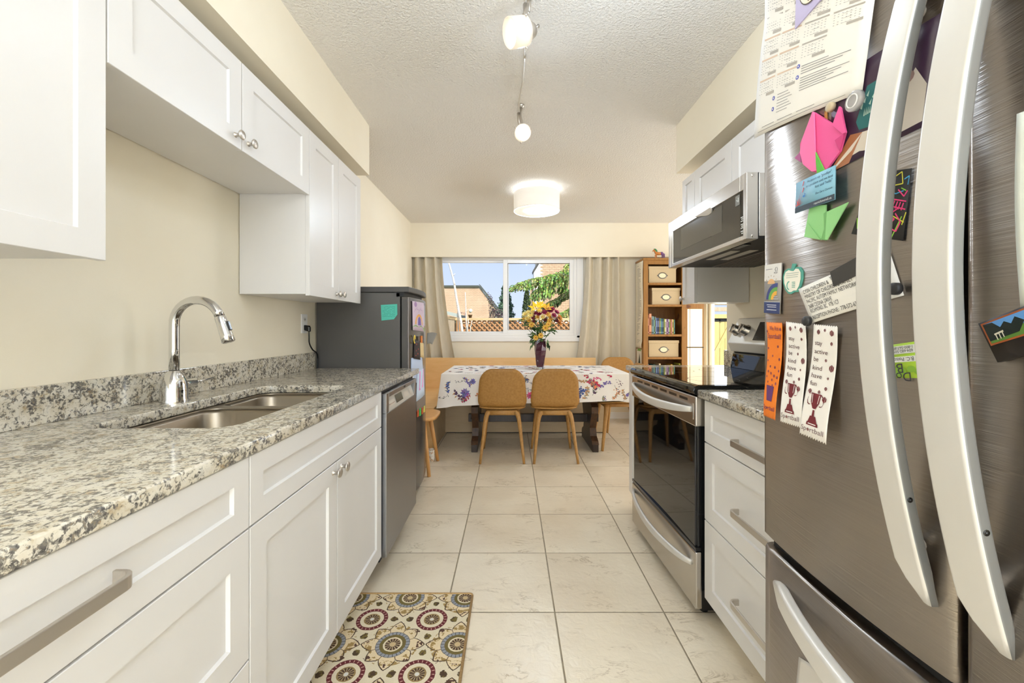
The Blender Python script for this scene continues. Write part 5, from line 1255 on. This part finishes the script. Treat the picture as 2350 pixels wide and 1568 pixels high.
for sx_, ln in ((-1, .17), (-.8, .15), (1, .12)):
    MB().tube(bez((VX+sx_*.04, VY-.03, VZ+.30), (VX+sx_*.08, VY-.05, VZ+.36), (VX+sx_*.13, VY-.05, VZ+.40), (VX+sx_*(ln+.02), VY-.04, VZ+.50), 6), .0025, 5).build('stem', stem_m, bq)

# ------------------------------------------------------------------ curtains
m = M['curtain'] = speck('beige_curtain', C(208, 199, 180), C(201, 191, 170), 40, .75, stretch=(1, 1, .2))
def curtain(label, x0t, x1t, x0b, x1b, z0, z1, folds, amp, y, seed, hemleft=None):
    rnd_ = random.Random(seed); ph = [rnd_.uniform(0, 6.28) for _ in range(4)]
    def fn(a, t):
        b_ = t**1.6; x = (x0t+(x1t-x0t)*a)*(1-b_)+(x0b+(x1b-x0b)*a)*b_
        w = a+.015*math.sin(6*a+ph[1]+2*t)
        yy = y+amp*(1-.25*t)*math.sin(2*PI*folds*w+ph[0])+(.22*amp)*math.sin(2*PI*folds*1.7*w+ph[2]+t)
        return Vector((x+.012*math.sin(2*PI*folds*w+ph[3])*t, yy, z1+(z0-z1)*t))
    c_ = Vector(((x0t+x1t)/2, y, z1))
    return tag(MB().grid(fn, 120, 24).build('curtain', M['curtain'], None, loc=c_, thick=.002), label, 'curtain')
curtain('beige curtain gathered between the grey fridge and the window', -1.245, -.875, -1.235, -.674, .62, 2.10, 3.4, .034, 5.272, 4)
curtain('beige curtain gathered between the window and the bookshelf', .955, 1.365, .80, 1.385, .45, 2.10, 3.3, .036, 5.268, 9)
curtain('beige curtain beside the patio door behind the paper lamp', 2.44, 2.555, 2.44, 2.56, .03, 2.10, 2.0, .025, 5.285, 2)

# ------------------------------------------------------------------ bookshelf and what stands in it
SX0, SX1, SY0, SY1 = 1.595, 2.112, 4.986, 5.300
bs = thing('bookshelf', 'tall narrow pine bookshelf between the window and the paper lamp', 'bookshelf', (1.85, 5.14, 0))
for x in (SX0, SX1-.02):
    sd = bx('side_panel', M['pine'], x, x+.02, SY0+.02, SY1, 0, 1.99, parent=bs)
    xx = SX0 if x == SX0 else SX1-.055
    bx('post', M['pine'], xx, xx+.055, SY0, SY0+.022, 0, 1.99, parent=sd, bevel=.002)
bx('top', M['pine'], SX0-.005, SX1+.005, SY0-.006, SY1, 1.988, 2.014, parent=bs, bevel=.003)
bx('top_rail', M['pine'], SX0+.055, SX1-.055, SY0+.002, SY0+.02, 1.938, 1.988, parent=bs, bevel=.002)
bx('back_panel', M['pine_in'], SX0+.02, SX1-.02, SY1-.012, SY1-.002, .05, 1.985, parent=bs)
SH = [1.716, 1.453, 1.093, .818, .455, .09]
for z in SH: bx('shelf', M['pine'], SX0+.021, SX1-.021, SY0+.004, SY1-.014, z-.026, z, parent=bs, bevel=.002)
M['box'] = speck('linen_box', C(206, 186, 152), C(196, 175, 140), 160, .8, kind='World')
def sbox(label, x0, x1, z0, z1):
    t = thing('storage_box', label, 'box', ((x0+x1)/2, 5.12, z0), 'lidded linen boxes on the bookshelf')
    bx('body', M['box'], x0+.005, x1-.005, SY0+.033, SY1-.03, z0, z1-.03, parent=t, bevel=.003)
    bx('lid', M['box'], x0, x1, SY0+.028, SY1-.025, z1-.034, z1, parent=t, bevel=.003)
    cx_, cz = (x0+x1)/2, (z0+z1)/2-.012; y = SY0+.032
    o = MB().loft([[(cx_+(.047+.007*math.cos(b_))*math.cos(a), y-.003*math.sin(b_), cz+(.033+.007*math.cos(b_))*math.sin(a)) for b_ in (0, 1.57, 3.14, 4.71)] for a in [2*PI*k/24 for k in range(25)]], caps=False).build('label_holder', M['vent'], t)
    MB().prism([(cx_+s_*.055, y, cz+.012) for s_ in (1,)]+[(cx_+.066, y, cz), (cx_+.055, y, cz-.012)], (0, -.002, 0)).prism([(cx_-.055, y, cz+.012), (cx_-.066, y, cz), (cx_-.055, y, cz-.012)], (0, -.002, 0)).build('holder_ear', M['vent'], o)
    MB().poly([(cx_+.044*math.cos(2*PI*k/24), y-.0008, cz+.031*math.sin(2*PI*k/24)) for k in range(24)]).build('paper_label', flat(240, 228, 196), o)
sbox('beige linen box on the top shelf of the pine bookshelf', 1.665, 2.005, 1.717, 1.918)
sbox('beige linen box pushed to one side on the second shelf from the top', 1.705, 2.052, 1.454, 1.656)
sbox('beige linen box on the shelf directly below the upper books', 1.665, 2.035, .819, 1.020)
ordn = ['first', 'second', 'third', 'fourth', 'fifth', 'sixth', 'seventh', 'eighth', 'ninth', 'tenth', 'eleventh', 'twelfth', 'thirteenth', 'fourteenth', 'fifteenth', 'sixteenth', 'seventeenth', 'eighteenth', 'nineteenth', 'twentieth', 'twenty-first', 'twenty-second', 'twenty-third', 'twenty-fourth']
cn = {'salmon': (226, 160, 128), 'brown': (132, 74, 52), 'grey-green': (120, 140, 126), 'pale blue': (136, 166, 186), 'grey': (132, 134, 138), 'green': (70, 112, 84), 'navy': (38, 48, 84), 'dark blue': (46, 66, 112), 'blue': (78, 110, 160), 'olive': (120, 114, 50), 'yellow-green': (172, 176, 74), 'teal': (52, 118, 116), 'white': (222, 218, 208), 'purple': (104, 70, 112), 'lilac': (168, 150, 180), 'mustard': (190, 158, 62), 'dark green': (46, 74, 56), 'red': (150, 48, 44), 'lime': (156, 184, 80), 'beige': (206, 190, 158)}
def books(row, z, specs, group, x, where, ymin):
    pos = 0
    for cname, w, h, d in specs:
        t = thing('book', '%s book, %s from the bookshelf post on the %s' % (cname, ordn[pos], where), 'book', (x+w/2, 5.1, z+.001), group); pos += 1
        c_ = cn[cname]; y0 = SY0+ymin
        mb = MB(); mb.mi = 0
        mb.box(x, x+.0016, y0, y0+d, z+.001, z+h); mb.box(x+w-.0024, x+w-.0008, y0, y0+d, z+.001, z+h); mb.box(x+.0016, x+w-.0024, y0, y0+.002, z+.001, z+h)
        mb.build('cover', flat(*c_, .45), t)
        MB().box(x+.0016, x+w-.0024, y0+.002, y0+d-.004, z+.004, z+h-.003).build('pages', flat(232, 226, 210, .8), t)
        mb = MB(); mb.box(x+.001, x+w-.0018, y0-.0006, y0, z+.014, z+.030); mb.box(x+.003, x+w-.0036, y0-.0006, y0, z+h*.45, z+h*.82)
        mb.build('spine_print', flat(*[min(255, q+70) if sum(c_) < 380 else max(0, q-80) for q in c_], .5), t); x += w+.0006
sp1 = [('brown', .022, .235, .20), ('salmon', .028, .250, .22), ('grey-green', .013, .222, .15), ('pale blue', .013, .218, .15), ('green', .014, .212, .15), ('grey', .012, .214, .15), ('blue', .013, .200, .15), ('navy', .026, .200, .15), ('olive', .015, .198, .14), ('teal', .013, .194, .14), ('dark blue', .014, .190, .14), ('dark green', .014, .194, .14), ('yellow-green', .012, .186, .14), ('white', .015, .184, .14), ('purple', .018, .186, .14), ('lilac', .016, .184, .14), ('lime', .013, .182, .14), ('red', .014, .184, .14), ('beige', .012, .182, .14), ('mustard', .013, .180, .14), ('teal', .012, .178, .14)]
books(0, 1.093, sp1, 'paperbacks on the third shelf of the bookshelf', 1.652, 'shelf above the lowest box', .035)
random.seed(11); ks = list(cn)
sp2 = [(ks[(i*7+3) % len(ks)], random.choice((.013, .016, .020)), random.uniform(.21, .285), .17) for i in range(22)]
books(1, .455, sp2, 'books on the lower shelf of the bookshelf', 1.652, 'low shelf under the lowest box', .035)
# paper scroll and card on the side of the shelf
def sidep(a, t, z0, z1, ya, yb, amp): return Vector((SX0-.004-amp*math.sin(PI*t*3)*a-.010*a*t, ya+(yb-ya)*a, z1+(z0-z1)*t))
sc = tag(MB().grid(lambda a, t: sidep(a, t, .925, 1.985, 5.285, 4.992+.03*(t > .95), .004), 6, 24).build('paper_scroll', flat(238, 228, 206, .8), None, loc=(SX0-.005, 5.14, 1.45), thick=.0006), 'long cream paper list hanging down the side of the bookshelf', 'paper')
mb = MB(); random.seed(2)
for k in range(58):
    t = .04+.0158*k
    if random.random() < .16: continue
    a0, a1 = .25, .25+random.choice((.2, .35, .45, .5))
    P_ = lambda a, tt: sidep(a, tt, .925, 1.985, 5.285, 4.992, .004)+Vector((-.0012, 0, 0))
    mb.quad(P_(a0, t), P_(a1, t), P_(a1, t+.0045), P_(a0, t+.0045))
mb.build('text_line', flat(120, 112, 104, .8), sc)
tcx = lambda a, z: Vector((SX0-.003, 5.25-.20*a, z))
tcard = tag(MB().quad(tcx(0, .70), tcx(1, .70), tcx(1, .905), tcx(0, .905)).build('tree_card', flat(236, 226, 206, .8), None, loc=tcx(.5, .8), thick=.001), 'small card with a drawn fir tree below the paper list on the bookshelf side', 'card')
E_ = Vector((-.0012, 0, 0))
MB().poly([tcx(.1, .885)+E_, tcx(.9, .885)+E_, tcx(.8, .918)+E_, tcx(.3, .914)+E_]).build('green_topping', flat(136, 170, 84, .8), tcard)
MB().poly([tcx(.35, .72)+E_, tcx(.78, .72)+E_, tcx(.60, .86)+E_]).build('tree_drawing', flat(58, 66, 52, .8), tcard)
# toy horse
hs = thing('toy_horse', 'small colourful toy horse with a green mane on top of the bookshelf', 'figurine', (1.81, 5.06, 2.014))
hx, hy, hz = 1.81, 5.06, 2.014
MO, MP, MG = flat(206, 132, 62, .4), flat(122, 78, 140, .4), flat(54, 140, 90, .4)
mb = MB(); mb.smooth = True; P = lambda x, z, y=0: (hx+x, hy+y, hz+z)
mb.mi = 0; mb.tube([P(-.046, .068), P(-.035, .070), P(-.01, .064), P(.018, .066)], [.012, .020, .019, .018], 10)
mb.tube([P(-.038, .072), P(-.052, .092), P(-.060, .108)], [.016, .011, .009], 10); mb.tube([P(-.056, .112), P(-.070, .102), P(-.082, .093)], [.010, .008, .005], 8)
mb.mi = 1; mb.tube([P(.012, .066), P(.034, .068), P(.046, .062)], [.018, .020, .012], 10)
for x, dx, mi in ((-.040, -.022, 0), (-.034, .006, 0), (.034, -.004, 1), (.042, .016, 1)):
    mb.mi = mi; y = .009 if mi == 0 and dx > 0 or dx == .016 else -.009
    mb.tube([P(x, .062, y), P(x+dx*.6, .034, y), P(x+dx*.5, .018, y), P(x+dx, .001, y)], [.009, .006, .0045, .005], 8)
mb.build('body', [MO, MP], hs)
MB().tube([P(-.064, .120), P(-.050, .116), P(-.034, .098), P(-.026, .080)], [.006, .013, .013, .006], 8).tube([P(-.062, .112), P(-.066, .126)], [.004, .001], 6).build('mane', MG, hs)
MB().tube([P(.046, .066), P(.060, .060), P(.064, .030), P(.060, .012)], [.005, .009, .008, .002], 8).build('tail', MP, hs)
# paper column lamp
lx0, lx1, ly0, ly1 = 2.118, 2.326, 5.0, 5.20
pl = thing('floor_lamp', 'square paper column floor lamp with a pine frame, glowing beside the bookshelf', 'lamp', (2.22, 5.1, 0))
M['paperglow'] = emit('lit_paper', C(255, 240, 206), .55)
for nm, d in (('paper_panel', (lx0+.012, lx1-.012, ly0+.006, ly0+.008)), ('paper_panel', (lx0+.012, lx1-.012, ly1-.008, ly1-.006)), ('paper_panel', (lx0+.006, lx0+.008, ly0+.012, ly1-.012)), ('paper_panel', (lx1-.008, lx1-.006, ly0+.012, ly1-.012))):
    bx(nm, M['paperglow'], *d, .08, 1.40, parent=pl)
for x in (lx0, lx1-.012):
    for y in (ly0, ly1-.012): bx('post', M['pine'], x, x+.012, y, y+.012, 0, 1.42, parent=pl)
mb = MB(); mb.box(lx0-.004, lx1+.004, ly0-.004, ly1+.004, 1.40, 1.50); mb.build('cap', M['pine'], pl, .003)
for z in (.93, .47):
    mb = MB(); mb.box(lx0, lx1, ly0-.001, ly0+.006, z, z+.012); mb.box(lx0, lx0+.006, ly0, ly1, z, z+.012); mb.build('cross_bar', M['dark'], pl)
mb = MB(); mb.box(lx0, lx1, ly0, ly1, .02, .08); mb.build('base', M['pine'], pl, .003)
MB().box(lx0+.042, lx0+.046, ly0+.0035, ly0+.0058, .08, 1.40).build('inner_rib', M['pine_in'], pl)

# ------------------------------------------------------------------ outside
gm = speck('lawn', C(120, 138, 84), C(96, 116, 66), 2.5, .95, kind='World')
struct(MB().box(-60, 60, YF+.14, 90, -.4, -.12).build('ground', gm))
M['cedar_wood'] = wood('fence_wood', C(186, 138, 92), C(160, 114, 72), 4, (4, 4, 4), .7)
M['fence_rail'] = wood('fence_rail', C(206, 180, 136), C(182, 156, 112), 3, (1, 6, 6), .7)
M['picket'] = wood('picket_wood', C(196, 180, 154), C(172, 152, 126), 4, (6, 6, 1), .75)
FY = 8.5
fe = thing('lattice_fence', 'brown wooden fence with a diagonal lattice top across the yard outside the window', 'fence', (.6, FY, -.12))
bx('rail', M['fence_rail'], -1.18, 2.7, FY-.05, FY+.05, 1.325, 1.375, parent=fe, bevel=.004); bx('rail', M['cedar_wood'], -1.12, 2.7, FY-.03, FY+.03, .76, .82, parent=fe)
for x in (-1.12, .74, 2.58): bx('post', M['cedar_wood'], x, x+.09, FY-.045, FY+.045, -.12, 1.325, parent=fe, bevel=.004)
zl, zh = .80, 1.327
for sg, yy in ((-1, FY-.016), (1, FY+.004)):
    x = -1.6; w = .021
    while x < 2.6:
        a = (x, zh) if sg < 0 else (x, zl); b_ = (x+(zh-zl), zl) if sg < 0 else (x+(zh-zl), zh)
        t0 = max(0, (-1.03-x)/(zh-zl)); t1 = min(1, (2.57-x)/(zh-zl))
        if t1-t0 > .05:
            p = (a[0]+(b_[0]-a[0])*t0, a[1]+(b_[1]-a[1])*t0); q = (a[0]+(b_[0]-a[0])*t1, a[1]+(b_[1]-a[1])*t1)
            MB().prism([(p[0]-w, yy, p[1]), (p[0]+w, yy, p[1]), (q[0]+w, yy, q[1]), (q[0]-w, yy, q[1])], (0, .011, 0)).build('slat', M['cedar_wood'], fe)
        x += .105
for k in range(26): bx('board', M['cedar_wood'], -1.03+.14*k, -1.03+.14*k+.134, FY-.01, FY+.01, -.1, .76, parent=fe)
fs2 = thing('picket_fence', 'pale upright picket fence running back along the left of the yard', 'fence', (-1.2, 7.6, -.12))
bx('rail', M['fence_rail'], -1.22, -1.14, 6.3, 8.44, 1.335, 1.375, parent=fs2); bx('rail', M['fence_rail'], -1.20, -1.16, 6.3, 8.44, .5, .55, parent=fs2)
pm = MB().box(-1.165, -1.145, 0, .066, -.1, 1.335).mesh('picket', M['picket'])
for k in range(19):
    o = D.objects.new('picket', pm); COL.objects.link(o); o.parent = fs2; o.location = Vector((0, 6.32+.111*k, 0))-org(fs2)
# background wall seen through the lattice
tag(MB().box(-3, 6, 11.0, 11.12, -.12, 1.30).build('rear_hedge', speck('hedge_green', C(66, 50, 34), C(84, 66, 40), 14, .95, kind='World'), None), 'low brown clipped hedge row just behind the lattice fence', 'hedge')
# brick buildings
M['mortar'] = speck('mortar', C(238, 226, 210), C(228, 214, 196), 20, .9, kind='World')
M['brick'] = speck('tan_brick', C(216, 182, 148), C(202, 166, 132), 8, .85, kind='World'); M['brick2'] = speck('pale_brick', C(222, 190, 158), C(210, 176, 144), 1.2, .85, kind='World')
hA = thing('brick_house', 'tan brick house with a sloping gable edge beyond the lattice fence', 'house', (-3.2, 30, 0))
gx = lambda z: -1.137-(z-2.686)*(2.3-1.137)/(4.17-2.686) if z > 2.686 else -1.137
MB().prism([(-6.5, 30.05, -.12), (-1.137, 30.05, -.12), (-1.137, 30.05, 2.686), (-2.30, 30.05, 4.17), (-6.5, 30.05, 4.17)], (0, 4, 0)).build('wall', M['mortar'], hA)
mb = MB(); r = 0; z = 1.55
while z < 4.10:
    x = -6.4+(.11 if r % 2 else 0)
    while x < gx(z+.07)-.1:
        mb.box(x, min(x+.205, gx(z+.07)), 30.03, 30.06, z, z+.064); x += .218
    z += .076; r += 1
stuff(mb.build('brickwork', M['brick2'], hA))
MB().prism([(-1.05, 29.9, 2.60), (-2.26, 29.9, 4.16), (-2.34, 29.9, 4.36), (-2.20, 29.9, 4.26), (-.98, 29.9, 2.72)], (0, 4.2, 0)).prism([(-6.5, 29.9, 4.15), (-2.30, 29.9, 4.15), (-2.34, 29.9, 4.26), (-6.5, 29.9, 4.26)], (0, 4.2, 0)).build('roof_edge', flat(88, 92, 84, .7), hA)
wl_ = tag(MB().lathe([(.001, -.06), (.10, -.05), (.125, 0)], (0, 0, 0), (0, 1, 0), 24).build('wall_lamp', flat(240, 240, 236, .4), None), 'round white disc lamp on the tan brick house wall', 'lamp'); wl_.location = (-2.93, 30.02, 2.43)
hB = thing('brick_building', 'taller brown brick building with a white side panel, behind the drooping cedar', 'building', (2.5, 18, 0))
MB().box(1.27, 6.0, 18.04, 22, -.12, 6.4).build('wall', M['mortar'], hB)
MB().prism([(.985, 18.0, -.12), (1.275, 18.0, -.12), (1.275, 18.0, 4.05), (.985, 18.0, 3.58)], (0, .6, 0)).build('side_panel', flat(222, 222, 214, .7), hB)
MB().prism([(.955, 17.95, 3.56), (1.275, 17.95, 4.10), (1.275, 17.95, 4.22), (.94, 17.95, 3.66)], (0, .7, 0)).build('roof_edge', flat(84, 82, 78, .7), hB)
MB().box(.84, .985, 18.2, 18.6, -.12, 3.1).build('brick_pier', M['brick'], hB)
bmh = MB().box(0, .19, 0, .03, 0, .068).mesh('brick', M['brick'])
r = 0; z = 1.62
while z < 4.15:
    for c_ in range(8):
        o = D.objects.new('brick', bmh); COL.objects.link(o); o.parent = hB; o.location = Vector((1.28+.2*c_+(.1 if r % 2 else 0), 18.02, z))-org(hB)
    z += .078; r += 1
sd = thing('garden_shed', 'small shed with a pale sloping roof behind the picket fence', 'shed', (-2.4, 12, -.12))
MB().box(-3.4, -1.75, 12, 14, -.12, 1.50).build('wall', M['picket'], sd)
MB().prism([(-3.5, 11.8, 1.98), (-1.55, 11.8, 1.48), (-1.55, 11.8, 1.58), (-3.5, 11.8, 2.08)], (0, 2.4, 0)).build('roof', flat(176, 184, 172, .8), sd)
# planters on the fence rail
p1 = thing('planter', 'dark long planter of purple flowers standing on the fence rail', 'planter', at(1061, 727, Y=FY))
c_ = at(1061, 728, Y=FY); MB().loft([[(c_.x+a, FY+b_, 1.375) for a, b_ in rr(0, 0, .13, .08, .02)], [(c_.x+a, FY+b_, 1.425) for a, b_ in rr(0, 0, .17, .10, .02)]]).build('trough', flat(78, 84, 88), p1)
random.seed(8); mb = MB()
for k in range(60):
    q = Vector((c_.x+random.uniform(-.085, .085), FY+random.uniform(-.05, .05), 1.43+random.uniform(0, .075))); mb.col = C(*random.choice(((150, 84, 104), (120, 66, 84), (92, 110, 66), (176, 120, 132)))); mb.poly([q+Vector((random.uniform(-.014, .014), random.uniform(-.01, .01), random.uniform(-.012, .014))) for _ in range(4)])
VC = vcol('foliage', .8); stuff(mb.build('flowers', VC, p1))
c_ = at(1079, 727, Y=FY); tag(MB().lathe([(.001, 0), (.028, 0), (.040, .055), (.046, .055), (.046, .068), (.036, .068), (.030, .02), (.001, .015)], (c_.x, FY, 1.375), n=18).build('flower_pot', flat(112, 84, 52), None, loc=(c_.x, FY, 1.375)), 'small brown empty flower pot standing on the fence rail', 'pot')
# birch stems
bark = mat('birch_bark', C(232, 228, 216), .8); nt, b = nodes(bark)
f = noise(nt, coord(nt, 'Object', (5, 5, 22)), 6, 3); nt.links.new(ramp(nt, f, [(.60, C(216, 210, 196)), (.66, C(96, 88, 78))]), b.inputs['Base Color'])
def birch(px, Y, r0, r1, label, stub=True):
    pts = [at(u, v, Y=Y) for u, v in px]; low = pts[-1]
    pts += [low+Vector((.03, 0, -.5*(low.z+.12))), Vector((low.x+.05, Y, -.12))]; P_ = catmull(pts, 4); n = len(P_)
    t = thing('birch_tree', label, 'tree', (P_[-1].x, Y, -.12), 'bare birch stems in the yard')
    MB().tube(P_, [r0+(r1-r0)*i/(n-1) for i in range(n)], 9).build('trunk', bark, t)
    if stub: MB().tube([P_[6], P_[6]+Vector((.045, -.01, .05))], [r0*.7, .004], 6).build('twig', bark, t)
birch([(1030, 604), (1036, 625), (1041.5, 646), (1047, 680), (1053, 715), (1060, 755)], 7.0, .013, .028, 'thickest leaning white birch stem, topmost in the window')
birch([(1067.5, 671), (1069, 700), (1070, 740)], 7.05, .007, .014, 'slim upright white birch stem, taller than the fence, beside the leaning one')
birch([(1050.5, 716), (1051.5, 740), (1052, 758)], 7.1, .008, .012, 'thin white birch stem in front of the picket fence corner', False)
birch([(1075, 733), (1074, 745), (1073, 758)], 7.0, .007, .011, 'short white birch stem just past the slim upright one', False)
birch([(1083.5, 736), (1081, 748), (1080, 758)], 7.0, .006, .009, 'shortest crooked white birch stem before the lattice', False)
# foliage makers
def tuft_mesh(name, parent, pts, size, cols, droop=0.0, seed=0):
    rnd_ = random.Random(seed); mb = MB()
    for p in pts:
        mb.col = C(*rnd_.choice(cols)); d = Vector((rnd_.gauss(0, 1), rnd_.gauss(0, 1), rnd_.gauss(0, 1)-droop)).normalized()*size*rnd_.uniform(.6, 1.3)
        s_ = d.cross(Vector((rnd_.gauss(0, 1), rnd_.gauss(0, 1), rnd_.gauss(0, 1)))).normalized()*size*.32
        p = Vector(p); mb.add([p-s_*.3, p+d*.5-s_, p+d, p+d*.5+s_], [(0, 1, 2, 3)])
    return stuff(mb.build(name, VC, parent))
cf = thing('conifer_tree', 'dark green conical conifer behind the middle of the window', 'tree', (-.30, 22, -.12)); rnd = random.Random(1); pts = []
for k in range(5200):
    z = rnd.random()**.8; h = -.1+3.85*(1-z)if False else -.1+3.75*rnd.random(); rr_ = 1.0*(1-(h+.1)/3.80)**.8*(.86+.14*math.sin(h*14)); a = rnd.uniform(0, 6.28); r_ = rr_*math.sqrt(rnd.uniform(.25, 1)); pts.append((-.30+r_*math.cos(a), 22+r_*math.sin(a), h))
tuft_mesh('foliage', cf, pts, .11, ((62, 92, 70), (84, 118, 84), (112, 142, 104), (48, 72, 54)), .6, 1); MB().tube([(-.3, 22, -.12), (-.3, 22, 3.5)], [.09, .01], 8).build('trunk', M['dark'], cf)
cc = thing('column_cedar', 'slim columnar dark green cedar beside the brown brick building', 'tree', (.58, 15, -.12)); pts = []
for k in range(3600):
    h = -.1+2.62*rnd.random(); rr_ = .165*min(1, ((2.56-h)/.8))**.6 if h < 2.55 else .0; a = rnd.uniform(0, 6.28); r_ = rr_*math.sqrt(rnd.uniform(.5, 1)); pts.append((.57+r_*math.cos(a), 15+r_*math.sin(a), h))
tuft_mesh('foliage', cc, pts, .07, ((58, 78, 40), (84, 102, 52), (104, 120, 66), (44, 60, 32)), -.9, 2); MB().tube([(.57, 15, -.12), (.57, 15, 2.3)], [.05, .01], 8).build('trunk', M['dark'], cc)
ps = thing('purple_shrub', 'loose purple-leaved shrub beside the tan brick house', 'shrub', (-.75, 20, -.12)); pts = []
for k in range(1700):
    t = rnd.random(); h = -.1+2.2*t; a = rnd.uniform(0, 6.28); r_ = (.62*(1-.45*t))*math.sqrt(rnd.random()); pts.append((-.62-.10*t+r_*math.cos(a), 20+r_*math.sin(a), h))
for k in range(180):
    t = rnd.random(); pts.append((-.78-.34*t+rnd.gauss(0, .07), 20+rnd.gauss(0, .1), 1.9+.9*t+rnd.gauss(0, .07)))
tuft_mesh('foliage', ps, pts, .085, ((104, 84, 88), (84, 68, 74), (128, 104, 100), (96, 100, 80)), .2, 3)
for k in range(5): MB().tube([(-.7, 20, -.12), (-.75-.05*k, 20, 1.2), (-.85-.06*k, 20, 2.4)], [.03, .02, .006], 6).build('stem', M['dark'], ps)
cd_ = thing('drooping_cedar', 'bright green cedar with drooping feathery branches across the window side', 'tree', (2.3, 11.2, -.12))
MB().tube([(2.3, 11.3, -.12), (2.25, 11.3, 2), (2.2, 11.3, 4.2)], [.16, .12, .05], 10).build('trunk', M['dark'], cd_)
random.seed(31)
BR = [[(1345, 566), (1318, 596), (1292, 622), (1258, 634), (1222, 641), (1196, 651), (1176, 664)], [(1345, 590), (1310, 618), (1280, 640), (1256, 652), (1238, 664), (1228, 680)], [(1345, 640), (1308, 668), (1284, 684), (1264, 694), (1250, 704), (1240, 714)], [(1340, 570), (1322, 600), (1300, 640), (1290, 668)], [(1345, 690), (1320, 704), (1300, 716), (1284, 722)]]
for bi, px in enumerate(BR):
    Yb = 11.0+.15*bi; P_ = catmull([at(u, v, Y=Yb) for u, v in px], 8); n = len(P_)
    br_ = MB().tube(P_, [.026-.022*i/(n-1) for i in range(n)], 6).build('branch', M['dark'], cd_)
    mb = MB(); lens = (.30, .42, .24, .40, .2)[bi]
    for i, p in enumerate(P_):
        f = i/(n-1); L_ = lens*(.25+.75*math.sin(PI*min(1, .12+.80*(1-f))))*(1 if f < .8 else .55)
        for k in range(11 if f < .85 else 6):
            q = p+Vector((random.uniform(-.05, .05), random.uniform(-.16, .16), random.uniform(-.01, .02))); sxd = random.uniform(-.14, .03); ln = L_*random.uniform(.4, 1.1)
            base_c = random.choice(((128, 150, 74), (150, 172, 92), (104, 126, 60), (172, 188, 112)) if bi != 2 else ((78, 92, 46), (96, 112, 56), (62, 76, 38)))
            prev = q
            for s_ in range(1, 6):
                t = s_/5; c2_ = q+Vector((sxd*t*1.3, random.uniform(-.02, .02), -ln*t**1.25+.03*math.sin(t*3)))
                w_ = .016*(1-.5*t); mb.col = C(*[min(255, x*random.uniform(.8, 1.15)) for x in base_c])
                mb.quad(prev+Vector((-w_, 0, 0)), c2_+Vector((-w_*.8, 0, 0)), c2_+Vector((w_*.8, 0, 0)), prev+Vector((w_, 0, 0)))
                for sg in (-1, 1): mb.add([prev, prev+Vector((sg*.028, random.uniform(-.02, .02), -.034)), c2_], [(0, 1, 2)])
                prev = c2_
    stuff(mb.build('needles', VC, br_))
# yard gate seen through the patio door
M['yellowwood'] = wood('yellow_wood', C(214, 194, 132), C(194, 172, 108), 4, (6, 6, 1), .75)
gt = thing('yard_gate', 'weathered yellow plank gate with a diagonal brace outside the patio door', 'gate', (4.2, 8.2, -.12))
for k in range(14): bx('plank', M['yellowwood'], 3.40+.105*k, 3.40+.105*k+.099, 8.2, 8.225, -.1, 1.30, parent=gt, bevel=.002)
MB().prism([(3.86, 8.172, .42), (3.93, 8.172, .42), (4.36, 8.172, 1.22), (4.29, 8.172, 1.22)], (0, .027, 0)).build('brace', M['yellowwood'], gt, .002)
bx('beam', M['yellowwood'], 3.3, 4.95, 8.15, 8.23, 1.36, 1.44, parent=gt); bx('beam', M['picket'], 3.3, 4.95, 8.15, 8.25, 1.50, 1.58, parent=gt); bx('beam', M['blackmatte'], 3.3, 4.95, 8.19, 8.22, 1.30, 1.36, parent=gt); bx('beam', M['picket'], 3.3, 4.95, 8.15, 8.3, 1.63, 1.70, parent=gt)
for x in (3.33, 4.88): bx('post', M['picket'], x, x+.09, 8.22, 8.31, -.12, 1.75, parent=gt)
bx('latch', M['black'], 4.13, 4.17, 8.168, 8.2, 1.30, 1.34, parent=gt)
